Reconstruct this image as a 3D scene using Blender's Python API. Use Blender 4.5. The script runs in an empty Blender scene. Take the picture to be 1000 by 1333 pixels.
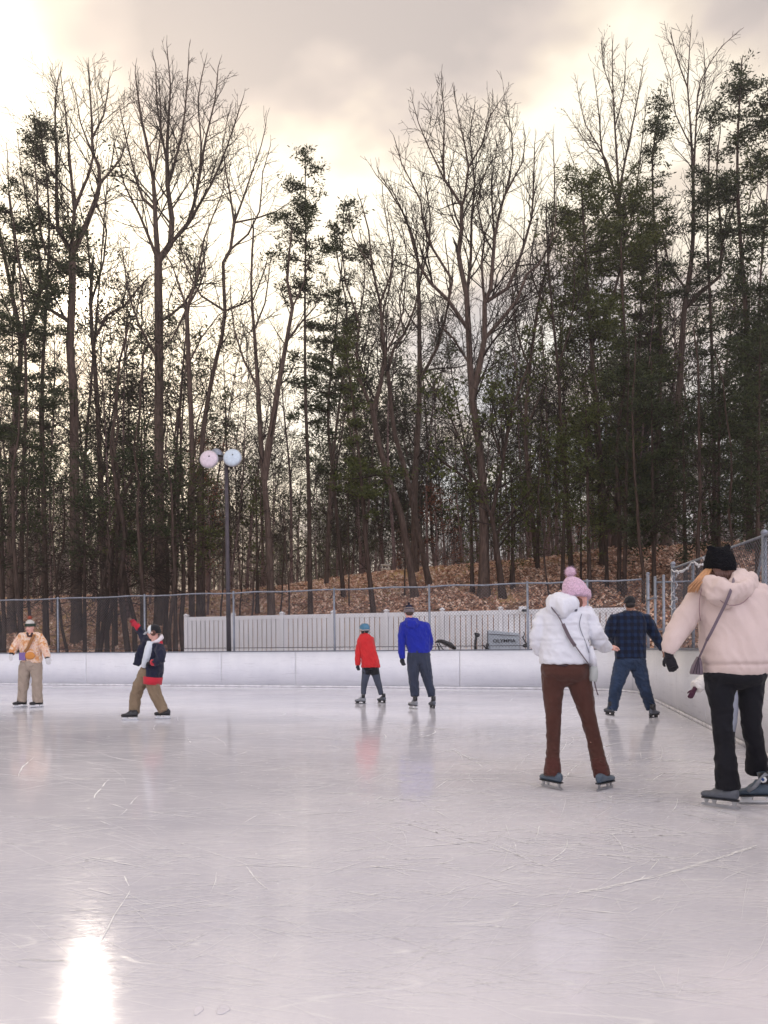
import bpy, bmesh, math, random
import numpy as np
from mathutils import Vector, Matrix, noise as mnoise

C = bpy.context.scene.collection
R = math.radians
EYE = 1.08            # camera height over the ice
F = 1000.0            # focal length in photo pixels
ROLL = 0.007
HX, HY = 500.0, 846.0

def P(px, py, Y):
    """the point seen at photo pixel (px,py), Y metres in front of the camera"""
    dx, dy = px - HX, HY - py
    x = dx * math.cos(ROLL) + dy * math.sin(ROLL)
    z = -dx * math.sin(ROLL) + dy * math.cos(ROLL)
    return Vector((x * Y / F, Y, EYE + z * Y / F))

def ground_Y(px, py):
    """distance of an ice point seen at (px,py)"""
    dx, dy = px - HX, HY - py
    z = -dx * math.sin(ROLL) + dy * math.cos(ROLL)
    return EYE * F / -z

# ------------------------------------------------------------------ objects
def tag(o, label=None, cat=None, group=None, kind=None):
    if label: o['label'] = label
    if cat: o['category'] = cat
    if group: o['group'] = group
    if kind: o['kind'] = kind
    return o

def empty(name, loc=(0, 0, 0), label=None, cat=None, group=None, parent=None):
    o = bpy.data.objects.new(name, None)
    o.empty_display_size = 0.2
    C.objects.link(o)
    o.location = loc
    if parent: o.parent = parent
    tag(o, label, cat, group)
    return o

def link_mesh(name, me, mat=None, parent=None, smooth=True):
    """me is in world coordinates unless the parent empty sits at an offset (then shifted)"""
    o = bpy.data.objects.new(name, me)
    C.objects.link(o)
    if mat is not None:
        if isinstance(mat, (list, tuple)):
            for m in mat: me.materials.append(m)
        else:
            me.materials.append(mat)
    if smooth and len(me.polygons):
        me.polygons.foreach_set('use_smooth', [True] * len(me.polygons))
    if parent is not None:
        o.parent = parent
        w = Vector((0, 0, 0)); p = parent
        while p is not None:
            w += p.location; p = p.parent
        me.transform(Matrix.Translation(-w))
    return o

def np_mesh(name, verts, quads=None, tris=None):
    me = bpy.data.meshes.new(name)
    verts = np.asarray(verts, dtype=np.float32).reshape(-1, 3)
    me.vertices.add(len(verts)); me.vertices.foreach_set('co', verts.ravel())
    loops = []; starts = []; n = 0
    if quads is not None and len(quads):
        q = np.asarray(quads, dtype=np.int32).reshape(-1, 4)
        loops.append(q.ravel()); starts.append(np.arange(len(q), dtype=np.int32) * 4); n = len(q) * 4
    if tris is not None and len(tris):
        t = np.asarray(tris, dtype=np.int32).reshape(-1, 3)
        loops.append(t.ravel()); starts.append(np.arange(len(t), dtype=np.int32) * 3 + n)
    loops = np.concatenate(loops); starts = np.concatenate(starts)
    me.loops.add(len(loops)); me.loops.foreach_set('vertex_index', loops)
    me.polygons.add(len(starts)); me.polygons.foreach_set('loop_start', starts)
    me.update(calc_edges=True)
    me.validate()
    return me

class MB:
    """collects boxes, tubes and lofts into one mesh"""
    def __init__(s): s.v = []; s.f = []
    def box(s, c, size, rz=0.0, M=None, taper=1.0):
        x, y, z = [k / 2 for k in size]
        pts = [(-x, -y, -z), (x, -y, -z), (x, y, -z), (-x, y, -z),
               (-x * taper, -y * taper, z), (x * taper, -y * taper, z), (x * taper, y * taper, z), (-x * taper, y * taper, z)]
        T = Matrix.Translation(Vector(c)) @ Matrix.Rotation(rz, 4, 'Z')
        if M is not None: T = M @ T
        b = len(s.v)
        s.v += [tuple(T @ Vector(p)) for p in pts]
        s.f += [tuple(b + i for i in q) for q in ((0, 3, 2, 1), (4, 5, 6, 7), (0, 1, 5, 4), (1, 2, 6, 5), (2, 3, 7, 6), (3, 0, 4, 7))]
        return s
    def ring_loft(s, rings, cap=True):
        n = len(rings[0]); b = len(s.v)
        for r in rings: s.v += [tuple(p) for p in r]
        for i in range(len(rings) - 1):
            for j in range(n):
                a = b + i * n + j; c2 = b + i * n + (j + 1) % n
                s.f.append((a, c2, c2 + n, a + n))
        if cap:
            s.f.append(tuple(b + j for j in reversed(range(n))))
            s.f.append(tuple(b + (len(rings) - 1) * n + j for j in range(n)))
        return s
    def tube(s, pts, rad, n=10, cap=True, ref=None, flat=1.0):
        pts = [Vector(p) for p in pts]
        if not hasattr(rad, '__len__'): rad = [rad] * len(pts)
        rings = []
        prev = None
        for i, p in enumerate(pts):
            t = (pts[min(i + 1, len(pts) - 1)] - pts[max(i - 1, 0)])
            t = t.normalized() if t.length > 1e-9 else Vector((0, 0, 1))
            if prev is None:
                rf = Vector(ref) if ref is not None else (Vector((0, 1, 0)) if abs(t.y) < 0.9 else Vector((1, 0, 0)))
                sd = t.cross(rf).normalized()
            else:
                sd = (prev - t * prev.dot(t)).normalized()
            prev = sd
            dp = sd.cross(t).normalized()
            rr = rad[i]
            a, b2 = rr if hasattr(rr, '__len__') else (rr, rr * flat)
            rings.append([p + sd * (a * math.cos(2 * math.pi * k / n)) + dp * (b2 * math.sin(2 * math.pi * k / n)) for k in range(n)])
        return s.ring_loft(rings, cap)
    def ell(s, c, r, M=None, n=12, m=8):
        rings = []
        for i in range(m + 1):
            ph = math.pi * (i + 0.02) / (m + 0.04)
            rr = math.sin(ph); zz = -math.cos(ph)
            rings.append([Vector((c[0] + r[0] * rr * math.cos(2 * math.pi * k / n), c[1] + r[1] * rr * math.sin(2 * math.pi * k / n), c[2] + r[2] * zz)) for k in range(n)])
        if M is not None: rings = [[M @ p for p in rg] for rg in rings]
        return s.ring_loft(rings)
    def prism(s, poly, thick, M):
        """poly: 2D points (y,z) extruded along local x, placed by M"""
        n = len(poly)
        r0 = [M @ Vector((-thick / 2, y, z)) for y, z in poly]
        r1 = [M @ Vector((thick / 2, y, z)) for y, z in poly]
        return s.ring_loft([r0, r1])
    def mesh(s, name):
        me = bpy.data.meshes.new(name)
        me.from_pydata(s.v, [], s.f); me.validate(); me.update()
        bm = bmesh.new(); bm.from_mesh(me)
        bmesh.ops.recalc_face_normals(bm, faces=bm.faces); bm.to_mesh(me); bm.free()
        return me
    def build(s, name, mat, parent=None, smooth=False, bevel=0):
        o = link_mesh(name, s.mesh(name), mat, parent, smooth)
        if bevel:
            b = o.modifiers.new('bevel', 'BEVEL'); b.width = bevel; b.segments = 2; b.limit_method = 'ANGLE'
        return o

# ------------------------------------------------------------------ materials
def nt_new(name):
    m = bpy.data.materials.new(name); m.use_nodes = True
    nt = m.node_tree; nt.nodes.clear()
    out = nt.nodes.new('ShaderNodeOutputMaterial')
    bs = nt.nodes.new('ShaderNodeBsdfPrincipled')
    nt.links.new(bs.outputs[0], out.inputs[0])
    return m, nt, bs

def N(nt, typ, **kw):
    n = nt.nodes.new(typ)
    for k, v in kw.items():
        if k == 'inp':
            for a, b in v.items(): n.inputs[a].default_value = b
        else: setattr(n, k, v)
    return n

def ramp(nt, fac, stops, interp='LINEAR'):
    r = nt.nodes.new('ShaderNodeValToRGB'); cr = r.color_ramp; cr.interpolation = interp
    while len(cr.elements) < len(stops): cr.elements.new(0.5)
    for e, (p, c) in zip(cr.elements, stops):
        e.position = p; e.color = (c[0], c[1], c[2], 1) if hasattr(c, '__len__') else (c, c, c, 1)
    nt.links.new(fac, r.inputs[0])
    return r.outputs[0]

def simple(name, col, rough=0.7, var=0.25, scale=8.0, metal=0.0, bump=0.0, bscale=60.0, spec=0.5, sheen=0.0, stretch=(1, 1, 1)):
    m, nt, bs = nt_new(name)
    tc = N(nt, 'ShaderNodeTexCoord'); mp = N(nt, 'ShaderNodeMapping'); mp.inputs['Scale'].default_value = stretch
    nt.links.new(tc.outputs['Object'], mp.inputs[0])
    nz = N(nt, 'ShaderNodeTexNoise', inp={'Scale': scale, 'Detail': 6.0, 'Roughness': 0.6})
    nt.links.new(mp.outputs[0], nz.inputs['Vector'])
    lo = [c * (1 - var) for c in col]; hi = [min(1, c * (1 + var)) for c in col]
    nt.links.new(ramp(nt, nz.outputs[0], [(0.3, lo), (0.7, hi)]), bs.inputs['Base Color'])
    bs.inputs['Roughness'].default_value = rough; bs.inputs['Metallic'].default_value = metal
    bs.inputs['Specular IOR Level'].default_value = spec
    if sheen: bs.inputs['Sheen Weight'].default_value = sheen
    if bump:
        n2 = N(nt, 'ShaderNodeTexNoise', inp={'Scale': bscale, 'Detail': 4.0})
        nt.links.new(mp.outputs[0], n2.inputs['Vector'])
        b = N(nt, 'ShaderNodeBump', inp={'Strength': bump, 'Distance': 0.01})
        nt.links.new(n2.outputs[0], b.inputs['Height']); nt.links.new(b.outputs[0], bs.inputs['Normal'])
    return m

def leafmat(name, cols, trans=0.25, rough=0.75):
    """foliage: every leaf island gets its own tone"""
    m, nt, bs = nt_new(name)
    g = N(nt, 'ShaderNodeNewGeometry')
    k = len(cols)
    nt.links.new(ramp(nt, g.outputs['Random Per Island'], [(i / (k - 1), c) for i, c in enumerate(cols)]), bs.inputs['Base Color'])
    bs.inputs['Roughness'].default_value = rough; bs.inputs['Specular IOR Level'].default_value = 0.25
    if trans:
        tr = N(nt, 'ShaderNodeBsdfTranslucent'); mx = N(nt, 'ShaderNodeMixShader'); mx.inputs[0].default_value = trans
        out = [n for n in nt.nodes if n.type == 'OUTPUT_MATERIAL'][0]
        nt.links.new([l.from_socket for l in nt.links if l.to_socket == bs.inputs['Base Color']][0], tr.inputs[0])
        nt.links.new(bs.outputs[0], mx.inputs[1]); nt.links.new(tr.outputs[0], mx.inputs[2])
        nt.links.new(mx.outputs[0], out.inputs[0])
    return m

def bark(name, lo, hi, scale=6):
    m, nt, bs = nt_new(name)
    tc = N(nt, 'ShaderNodeTexCoord'); mp = N(nt, 'ShaderNodeMapping'); mp.inputs['Scale'].default_value = (1, 1, 0.18)
    nt.links.new(tc.outputs['Object'], mp.inputs[0])
    nz = N(nt, 'ShaderNodeTexNoise', inp={'Scale': scale * 2, 'Detail': 8.0, 'Roughness': 0.7})
    vo = N(nt, 'ShaderNodeTexVoronoi', inp={'Scale': scale * 3})
    nt.links.new(mp.outputs[0], nz.inputs['Vector']); nt.links.new(mp.outputs[0], vo.inputs['Vector'])
    mx = N(nt, 'ShaderNodeMath', operation='MULTIPLY'); nt.links.new(nz.outputs[0], mx.inputs[0]); nt.links.new(vo.outputs[0], mx.inputs[1])
    ad = N(nt, 'ShaderNodeMath', operation='ADD'); nt.links.new(mx.outputs[0], ad.inputs[0]); nt.links.new(nz.outputs[0], ad.inputs[1])
    nt.links.new(ramp(nt, ad.outputs[0], [(0.35, lo), (0.95, hi)]), bs.inputs['Base Color'])
    b = N(nt, 'ShaderNodeBump', inp={'Strength': 0.8, 'Distance': 0.03})
    nt.links.new(ad.outputs[0], b.inputs['Height']); nt.links.new(b.outputs[0], bs.inputs['Normal'])
    bs.inputs['Roughness'].default_value = 0.9; bs.inputs['Specular IOR Level'].default_value = 0.2
    return m

M = {}
M['board'] = None
M['galv'] = simple('galvanised', (0.26, 0.28, 0.33), 0.5, 0.25, 12, metal=0.5)
M['wire'] = simple('wire', (0.13, 0.135, 0.16), 0.6, 0.2, 12, metal=0.3)
M['vinyl'] = simple('vinyl', (0.78, 0.765, 0.78), 0.5, 0.09, 3, stretch=(1, 1, 0.3))
M['darkpole'] = simple('dark_pole', (0.055, 0.045, 0.055), 0.6, 0.35, 6, bump=0.2)
M['black'] = simple('black_plastic', (0.014, 0.014, 0.016), 0.45, 0.3, 20)
M['whiteplastic'] = simple('white_plastic', (0.75, 0.76, 0.78), 0.35, 0.05, 20)
M['steel'] = simple('steel', (0.36, 0.37, 0.40), 0.35, 0.1, 20, metal=1.0)
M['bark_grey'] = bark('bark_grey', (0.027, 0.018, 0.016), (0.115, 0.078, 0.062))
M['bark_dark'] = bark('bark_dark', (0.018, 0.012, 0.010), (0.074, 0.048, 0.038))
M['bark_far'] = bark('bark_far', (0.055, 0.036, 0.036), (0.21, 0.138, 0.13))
M['twig'] = simple('twig', (0.028, 0.019, 0.017), 0.9, 0.3, 3, spec=0.2)
M['needle'] = leafmat('needle', [(0.014, 0.022, 0.011), (0.036, 0.050, 0.020), (0.070, 0.085, 0.032), (0.026, 0.034, 0.020)], 0.3)
M['needle_warm'] = leafmat('needle_warm', [(0.028, 0.040, 0.012), (0.07, 0.085, 0.022), (0.12, 0.13, 0.036), (0.04, 0.055, 0.022)], 0.35)
M['rust'] = leafmat('rust_leaf', [(0.16, 0.045, 0.022), (0.30, 0.09, 0.04), (0.24, 0.10, 0.06), (0.10, 0.035, 0.022)], 0.35)
M['litter'] = leafmat('litter_leaf', [(0.20, 0.085, 0.05), (0.58, 0.31, 0.20), (0.88, 0.63, 0.49), (0.28, 0.12, 0.075), (0.68, 0.40, 0.26), (0.15, 0.065, 0.045), (0.95, 0.75, 0.60), (0.36, 0.17, 0.11)], 0.1)
# ------------------------------------------------------------------ rink outline
UDIR = Vector((-0.953, 0.303, 0)).normalized()     # along the far boards, to the left
VDIR = Vector((-0.213, -0.977, 0)).normalized()    # along the right boards, to the camera
CORN = Vector((6.38, 19.67, 0))
def rink_path(off=0.0, ulen=34.0, vlen=27.0, rad=1.9, seg=7):
    """closed outline of the rink (anticlockwise from above), pushed out by off"""
    c0 = CORN; c1 = CORN + UDIR * ulen; c2 = c1 + VDIR * vlen; c3 = CORN + VDIR * vlen
    corners = [c0, c1, c2, c3]; pts = []
    for i, c in enumerate(corners):
        a = (corners[i - 1] - c).normalized(); b = (corners[(i + 1) % 4] - c).normalized()
        ang = a.angle(b); k = rad / math.tan(ang / 2)
        s = c + a * k; e = c + b * k
        cen = c + (a + b).normalized() * (rad / math.sin(ang / 2))
        a0 = math.atan2(s.y - cen.y, s.x - cen.x); a1 = math.atan2(e.y - cen.y, e.x - cen.x)
        while a1 < a0: a1 += 2 * math.pi
        if a1 - a0 > math.pi: a1 -= 2 * math.pi
        for j in range(seg + 1):
            t = a0 + (a1 - a0) * j / seg
            pts.append(Vector((cen.x + (rad + off) * math.cos(t), cen.y + (rad + off) * math.sin(t), 0)))
    return pts

def resample(pts, step, closed=True):
    P2 = pts + ([pts[0]] if closed else [])
    out = []; carry = 0.0
    for a, b in zip(P2[:-1], P2[1:]):
        d = (b - a).length; s = carry
        while s < d:
            out.append(a.lerp(b, s / d)); s += step
        carry = s - d
    return out

def t_back(x, y):   # metres behind the far board line
    n = Vector((0.303, 0.953, 0)).normalized()
    return (Vector((x, y, 0)) - CORN).dot(n)
def t_right(x, y):
    n = Vector((0.977, -0.213, 0)).normalized()
    return (Vector((x, y, 0)) - CORN).dot(n)
def sstep(a, b, x):
    t = min(1, max(0, (x - a) / (b - a))); return t * t * (3 - 2 * t)
def gh(x, y):
    """height of the wooded ground around the rink"""
    tb = t_back(x, y); tr = t_right(x, y)
    H = 4.5 + 0.9 * sstep(-9, 4, x) + 0.5 * sstep(4, 14, x)
    s = H * sstep(-1.5, 17.5, tb)  if tb > .5 else 0
    s2 = 3.2 * sstep(1.0, 26, tr)
    z = max(s, s2) if (tb > 0 or tr > 0) else 0
    z += 0.18 * mnoise.noise(Vector((x * 0.25, y * 0.25, 0))) * sstep(2.5, 6, max(tb, tr))
    z += 0.06 * mnoise.noise(Vector((x * 0.9, y * 0.9, 3))) * sstep(2.5, 6, max(tb, tr))
    return z - 0.12

def build_ground():
    def axis(c, span, fine, far):
        a = list(np.arange(-span, span + 1e-6, fine) + c)
        d = fine; x = span
        while x < far:
            d *= 1.35; x += d; a.append(c + x); a.insert(0, c - x)
        return a
    xs = axis(0, 32, 0.6, 900); ys = axis(28, 34, 0.6, 900)
    nx, ny = len(xs), len(ys)
    v = [(x, y, gh(x, y)) for y in ys for x in xs]
    # keep the sheet below the ice inside the rink
    q = [(j * nx + i, j * nx + i + 1, (j + 1) * nx + i + 1, (j + 1) * nx + i) for j in range(ny - 1) for i in range(nx - 1)]
    me = np_mesh('ground', v, quads=q)
    m, nt, bs = nt_new('forest_floor')
    tc = N(nt, 'ShaderNodeTexCoord')
    vo = N(nt, 'ShaderNodeTexVoronoi', inp={'Scale': 6.0, 'Randomness': 1.0}); nt.links.new(tc.outputs['Object'], vo.inputs['Vector'])
    c1 = ramp(nt, vo.outputs['Color'], [(0.1, (0.08, 0.040, 0.026)), (0.4, (0.22, 0.12, 0.08)), (0.65, (0.36, 0.22, 0.15)), (0.9, (0.12, 0.062, 0.042))])
    n1 = N(nt, 'ShaderNodeTexNoise', inp={'Scale': 0.35, 'Detail': 6.0}); nt.links.new(tc.outputs['Object'], n1.inputs['Vector'])
    # dry straw coloured grass at the crest
    sx = N(nt, 'ShaderNodeSeparateXYZ'); nt.links.new(tc.outputs['Object'], sx.inputs[0])
    n2 = N(nt, 'ShaderNodeTexNoise', inp={'Scale': 14.0, 'Detail': 5.0}); nt.links.new(tc.outputs['Object'], n2.inputs['Vector'])
    grass = ramp(nt, n2.outputs[0], [(0.3, (0.34, 0.20, 0.07)), (0.7, (0.74, 0.50, 0.22))])
    ad = N(nt, 'ShaderNodeMath', operation='MULTIPLY_ADD', inp={1: 0.045}); nt.links.new(sx.outputs[1], ad.inputs[0]); nt.links.new(n1.outputs[0], ad.inputs[2])
    fac = ramp(nt, ad.outputs[0], [(0.0, 0), (0.99, 0), (1.0, 1)])
    mr = N(nt, 'ShaderNodeMapRange', inp={1: 1.93, 2: 2.08, 3: 0.0, 4: 0.9}); nt.links.new(ad.outputs[0], mr.inputs[0])
    mx = N(nt, 'ShaderNodeMix', data_type='RGBA'); nt.links.new(mr.outputs[0], mx.inputs[0])
    nt.links.new(c1, mx.inputs[6]); nt.links.new(grass, mx.inputs[7])
    nt.links.new(mx.outputs[2], bs.inputs['Base Color'])
    b = N(nt, 'ShaderNodeBump', inp={'Strength': 0.9, 'Distance': 0.06}); nt.links.new(vo.outputs['Distance'], b.inputs['Height'])
    nt.links.new(b.outputs[0], bs.inputs['Normal']); bs.inputs['Roughness'].default_value = 0.9
    o = link_mesh('ground', me, m); tag(o, kind='structure')
    return o

def build_ice():
    pts = rink_path(0.03)
    me = bpy.data.meshes.new('ice')
    # a grid clipped to the outline is not needed: one flat face
    top = [tuple(p) for p in pts]; bot = [(p.x, p.y, -0.05) for p in pts]
    n = len(pts)
    me.from_pydata(top + bot, [], [tuple(range(n))] + [tuple(n + i for i in reversed(range(n)))] + [(i, i + n, (i + 1) % n + n, (i + 1) % n) for i in range(n)])
    bm = bmesh.new(); bm.from_mesh(me); bmesh.ops.recalc_face_normals(bm, faces=bm.faces); bm.to_mesh(me); bm.free()
    m, nt, bs = nt_new('rink_ice')
    L = nt.links
    tc = N(nt, 'ShaderNodeTexCoord')
    def nz(scale, detail=4.0, rot=0.0, st=(1, 1, 1), dist=0.0, rough=0.55):
        mp = N(nt, 'ShaderNodeMapping'); mp.inputs['Scale'].default_value = st; mp.inputs['Rotation'].default_value = (0, 0, rot)
        L.new(tc.outputs['Object'], mp.inputs[0])
        t = N(nt, 'ShaderNodeTexNoise', inp={'Scale': scale, 'Detail': detail, 'Distortion': dist, 'Roughness': rough}); L.new(mp.outputs[0], t.inputs['Vector'])
        return t.outputs[0]
    def mth(op, a, b=None, c=None, clamp=False):
        t = N(nt, 'ShaderNodeMath', operation=op); t.use_clamp = clamp
        for i, s in enumerate((a, b, c)):
            if s is None: continue
            if isinstance(s, (int, float)): t.inputs[i].default_value = s
            else: L.new(s, t.inputs[i])
        return t.outputs[0]
    def line(src, level, w):      # thin contour lines of a smooth noise: skate cuts
        d = mth('ABSOLUTE', mth('SUBTRACT', src, level))
        return mth('SUBTRACT', 1.0, mth('DIVIDE', d, w), clamp=True)
    cuts = None
    for k, (sc, rot, st, lv, w) in enumerate([(0.22, 0.3, (1, 5, 1), 0.5, 0.0016), (0.25, 1.2, (1, 5, 1), 0.49, 0.0016), (0.2, 2.3, (1, 6, 1), 0.51, 0.0012),
                                   (0.4, 0.12, (1, 7, 1), 0.5, 0.004), (0.3, 0.8, (1, 6, 1), 0.5, 0.002), (0.45, 2.8, (1, 6, 1), 0.49, 0.004), (0.35, 1.9, (1, 6, 1), 0.51, 0.0025)]):
        l = line(nz(sc, 1.0, rot, st, 0.3), lv, w)
        mask = mth('MULTIPLY', mth('SUBTRACT', nz(1.4 + 0.5 * k, 2.0, rot + k, (1, 1, 1)), 0.46, clamp=True), 7.0, clamp=True)
        l = mth('MULTIPLY', l, mask)
        cuts = l if cuts is None else mth('MAXIMUM', cuts, l)
    # fine brushed hairlines left by many blades
    hair = mth('MULTIPLY', mth('SUBTRACT', nz(26, 1, 0.25, (1, 9, 1)), 0.56, clamp=True), 2.2)
    hair2 = mth('MULTIPLY', mth('SUBTRACT', nz(22, 1, -0.35, (1, 11, 1)), 0.57, clamp=True), 2.0)
    snow = mth('MULTIPLY', mth('SUBTRACT', nz(2.2, 5, 0.4, (1, 2.0, 1), 0.6, 0.68), 0.60, clamp=True), 5.0, clamp=True)
    w = mth('ADD', mth('MULTIPLY', cuts, 0.45), mth('MULTIPLY', mth('ADD', hair, hair2), 0.55))
    w = mth('ADD', w, mth('MULTIPLY', snow, 0.35), clamp=True)
    base = ramp(nt, nz(0.35, 4, 0.5, (1, 1.6, 1)), [(0.35, ICE_LO), (0.65, ICE_HI)])
    mx = N(nt, 'ShaderNodeMix', data_type='RGBA'); L.new(w, mx.inputs[0]); L.new(base, mx.inputs[6]); mx.inputs[7].default_value = (0.98, 0.98, 0.985, 1)
    L.new(mx.outputs[2], bs.inputs['Base Color'])
    r = mth('ADD', mth('MULTIPLY', nz(3.0, 3, 0.2, (1, 3, 1)), 0.10), ICE_ROUGH)
    r = mth('ADD', r, mth('MULTIPLY', w, 0.25), clamp=True)
    L.new(r, bs.inputs['Roughness'])
    bs.inputs['IOR'].default_value = 1.31; bs.inputs['Specular IOR Level'].default_value = 0.6
    hgt = mth('ADD', mth('MULTIPLY', nz(5, 3, 0.25, (1, 3, 1)), 0.5), mth('MULTIPLY', nz(40, 1, 0.25, (1, 5, 1)), 0.12))
    hgt = mth('ADD', hgt, mth('MULTIPLY', w, 0.3))
    b = N(nt, 'ShaderNodeBump', inp={'Strength': 0.07, 'Distance': 0.005}); L.new(hgt, b.inputs['Height']); L.new(b.outputs[0], bs.inputs['Normal'])
    o = link_mesh('ice', me, m, smooth=False); tag(o, kind='structure')
ICE_LO = (0.62, 0.615, 0.69); ICE_HI = (0.83, 0.81, 0.87); ICE_ROUGH = 0.055

def ribbon(V, Q, pts, w, z):
    n = len(pts); b = len(V)
    for i, p in enumerate(pts):
        t = (pts[min(i + 1, n - 1)] - pts[max(i - 1, 0)]); t.z = 0; t.normalize()
        s = Vector((-t.y, t.x, 0)); ww = w[i]
        V.append((p.x + s.x * ww, p.y + s.y * ww, z)); V.append((p.x - s.x * ww, p.y - s.y * ww, z))
    for i in range(n - 1):
        Q.append((b + 2 * i, b + 2 * i + 1, b + 2 * i + 3, b + 2 * i + 2))

def build_scratches():
    rng = random.Random(11); V = []; Q = []
    def arc(p, h, L, curv, w, gap=0.25, z=0.0035):
        pts = []; ws = []; p = Vector(p); n = max(6, int(L / 0.05))
        for i in range(n):
            if rng.random() < gap * 0.35 and len(pts) > 1:
                if len(pts) > 2: ribbon(V, Q, pts, ws, z)
                pts = []; ws = []; p = p + Vector((math.cos(h), math.sin(h), 0)) * rng.uniform(0.02, 0.12)
            pts.append(p.copy()); e = math.sin(math.pi * (i + 0.3) / n)
            ws.append(w * (0.15 + 0.85 * e) * rng.uniform(0.25, 1.1))
            h += curv * 0.05 + rng.gauss(0, 0.03)
            p = p + Vector((math.cos(h), math.sin(h), 0)) * (L / n)
        if len(pts) > 2: ribbon(V, Q, pts, ws, z)
    for k in range(680):
        if rng.random() < 0.62:
            px = rng.gauss(650, 190); py = rng.gauss(1030, 75)
        else:
            px = rng.uniform(-50, 1050); py = rng.uniform(925, 1200)
        if py < 915 or py > 1290: continue
        Y = ground_Y(px, py); q = P(px, py, Y)
        h = rng.choice([0.15, 0.3, -0.2, 2.4, 1.0, 0.1, -0.7]) + rng.gauss(0, 0.3)
        sc = min(1.6, Y / 6)
        arc(q, h, rng.uniform(0.15, 1.3) * sc, rng.gauss(0, 0.35), rng.uniform(0.002, 0.008) * sc)
    # thousands of hair-fine cuts
    for k in range(3200):
        px = rng.uniform(-60, 1060); py = 905 + 400 * rng.random() ** 1.5
        Y = ground_Y(px, py); q = P(px, py, Y)
        h = rng.choice([0.12, 0.3, -0.12, 0.05, 2.6, 0.9, -0.5]) + rng.gauss(0, 0.22); L = rng.uniform(.25, 1.6) * min(1.4, Y / 6); cv = rng.gauss(0, .12)
        pts = []; n = 8
        for i in range(n): pts.append(q.copy()); h += cv / n; q = q + Vector((math.cos(h), math.sin(h), 0)) * (L / n)
        ribbon(V, Q, pts, [rng.uniform(.0005, .0019) * min(1.6, Y / 5) * math.sin(math.pi * (i + .5) / n) for i in range(n)], 0.0034)
    # small chips and snow specks
    for k in range(900):
        px = rng.gauss(640, 230); py = rng.gauss(1000, 60)
        if py < 912 or py > 1180: continue
        Y = ground_Y(px, py); q = P(px, py, Y); a = rng.uniform(0, 6.28); r = rng.uniform(0.003, 0.013) * Y / 6
        n = 5; b = len(V)
        s = [(q.x + r * rng.uniform(.4, 1.3) * math.cos(a + i * 1.57), q.y + r * rng.uniform(.4, 1.3) * math.sin(a + i * 1.57), 0.0035) for i in range(4)]
        V.extend(s); Q.append((b, b + 1, b + 2, b + 3))
    # the broad arcs one sees in front
    def px_arc(pl, wmax, streak=5):
        base = [P(a, b, ground_Y(a, b)) for a, b in pl]
        fine = []
        for a, b in zip(base[:-1], base[1:]):
            for j in range(8): fine.append(a.lerp(b, j / 8))
        fine.append(base[-1])
        for s in range(streak):
            o = rng.uniform(-1, 1) * wmax * rng.uniform(.4, 1)
            pts = [q + Vector((0.3 * o + rng.gauss(0, .004), o + rng.gauss(0, .004), 0)) for q in fine]
            i0 = rng.randint(0, len(pts) // 2)
            while i0 < len(pts) - 3:
                i1 = i0 + rng.randint(3, 12); seg = pts[i0:i1]
                if len(seg) > 2: ribbon(V, Q, seg, [wmax * rng.uniform(0.02, 0.13) for _ in seg], 0.0036 + 0.0001 * (s % 9))
                i0 = i1 + rng.randint(0, 7)
    def hatch(pl, wmax, n):
        base = [P(a, b, ground_Y(a, b)) for a, b in pl]
        for k in range(n):
            f = (rng.random() ** 1.4) * (len(base) - 1.001); i = int(f); q = base[i].lerp(base[i + 1], f - i)
            L = rng.uniform(.3, 1) * wmax * 2; a = rng.uniform(.9, 1.5); d = Vector((math.cos(a), math.sin(a), 0)) * L
            q = q + Vector((0, rng.gauss(0, wmax * .35), 0)); ribbon(V, Q, [q - d * .5, q, q + d * .5], [.001, .0022, .001], 0.0037)
    px_arc([(628, 1163), (660, 1166), (700, 1167), (745, 1164), (790, 1157), (860, 1141), (930, 1120), (985, 1102)], 0.026, 7)
    px_arc([(775, 1093), (800, 1086), (838, 1086)], 0.016, 5)
    px_arc([(860, 1122), (905, 1112), (960, 1104), (990, 1100)], 0.012, 4)
    px_arc([(625, 1085), (635, 1070), (660, 1062), (700, 1052), (735, 1050)], 0.012, 4)
    px_arc([(800, 1170), (822, 1205)], 0.006, 2); px_arc([(840, 1240), (868, 1290)], 0.006, 2)
    px_arc([(930, 1108), (942, 1120), (938, 1135)], 0.008, 3)
    px_arc([(440, 1005), (470, 1001), (500, 1000)], 0.02, 4)
    for px, py, rx, ry, lab in ((258, 1316, .013, .03, 'left one of two small dull smudges on the ice at the bottom edge'), (290, 1315, .019, .03, 'right wider one of two small dull smudges on the ice at the bottom edge')):
        q = P(px, py, ground_Y(px, py)); b = MB()
        b.ring_loft([[q + Vector((rx * f * (1 + .25 * math.sin(3 * t + px)) * math.cos(t), ry * f * math.sin(t), zz - q.z)) for t in [2 * math.pi * k / 18 for k in range(18)]] for f, zz in ((1.0, .0012), (.9, .0022))])
        tag(b.build('ice_smudge', simple('dull_ice', (0.72, 0.70, 0.775), 0.5, .1, 40)), lab, 'smudge')
    me = np_mesh('ice_scratches', V, quads=Q)
    o = link_mesh('ice_scratches', me, simple('ice_snow', (0.93, 0.93, 0.95), 0.55, 0.03, 30), smooth=False)
    tag(o, 'white skate cuts and snow specks scattered over the ice', 'skate marks', kind='stuff')

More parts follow.
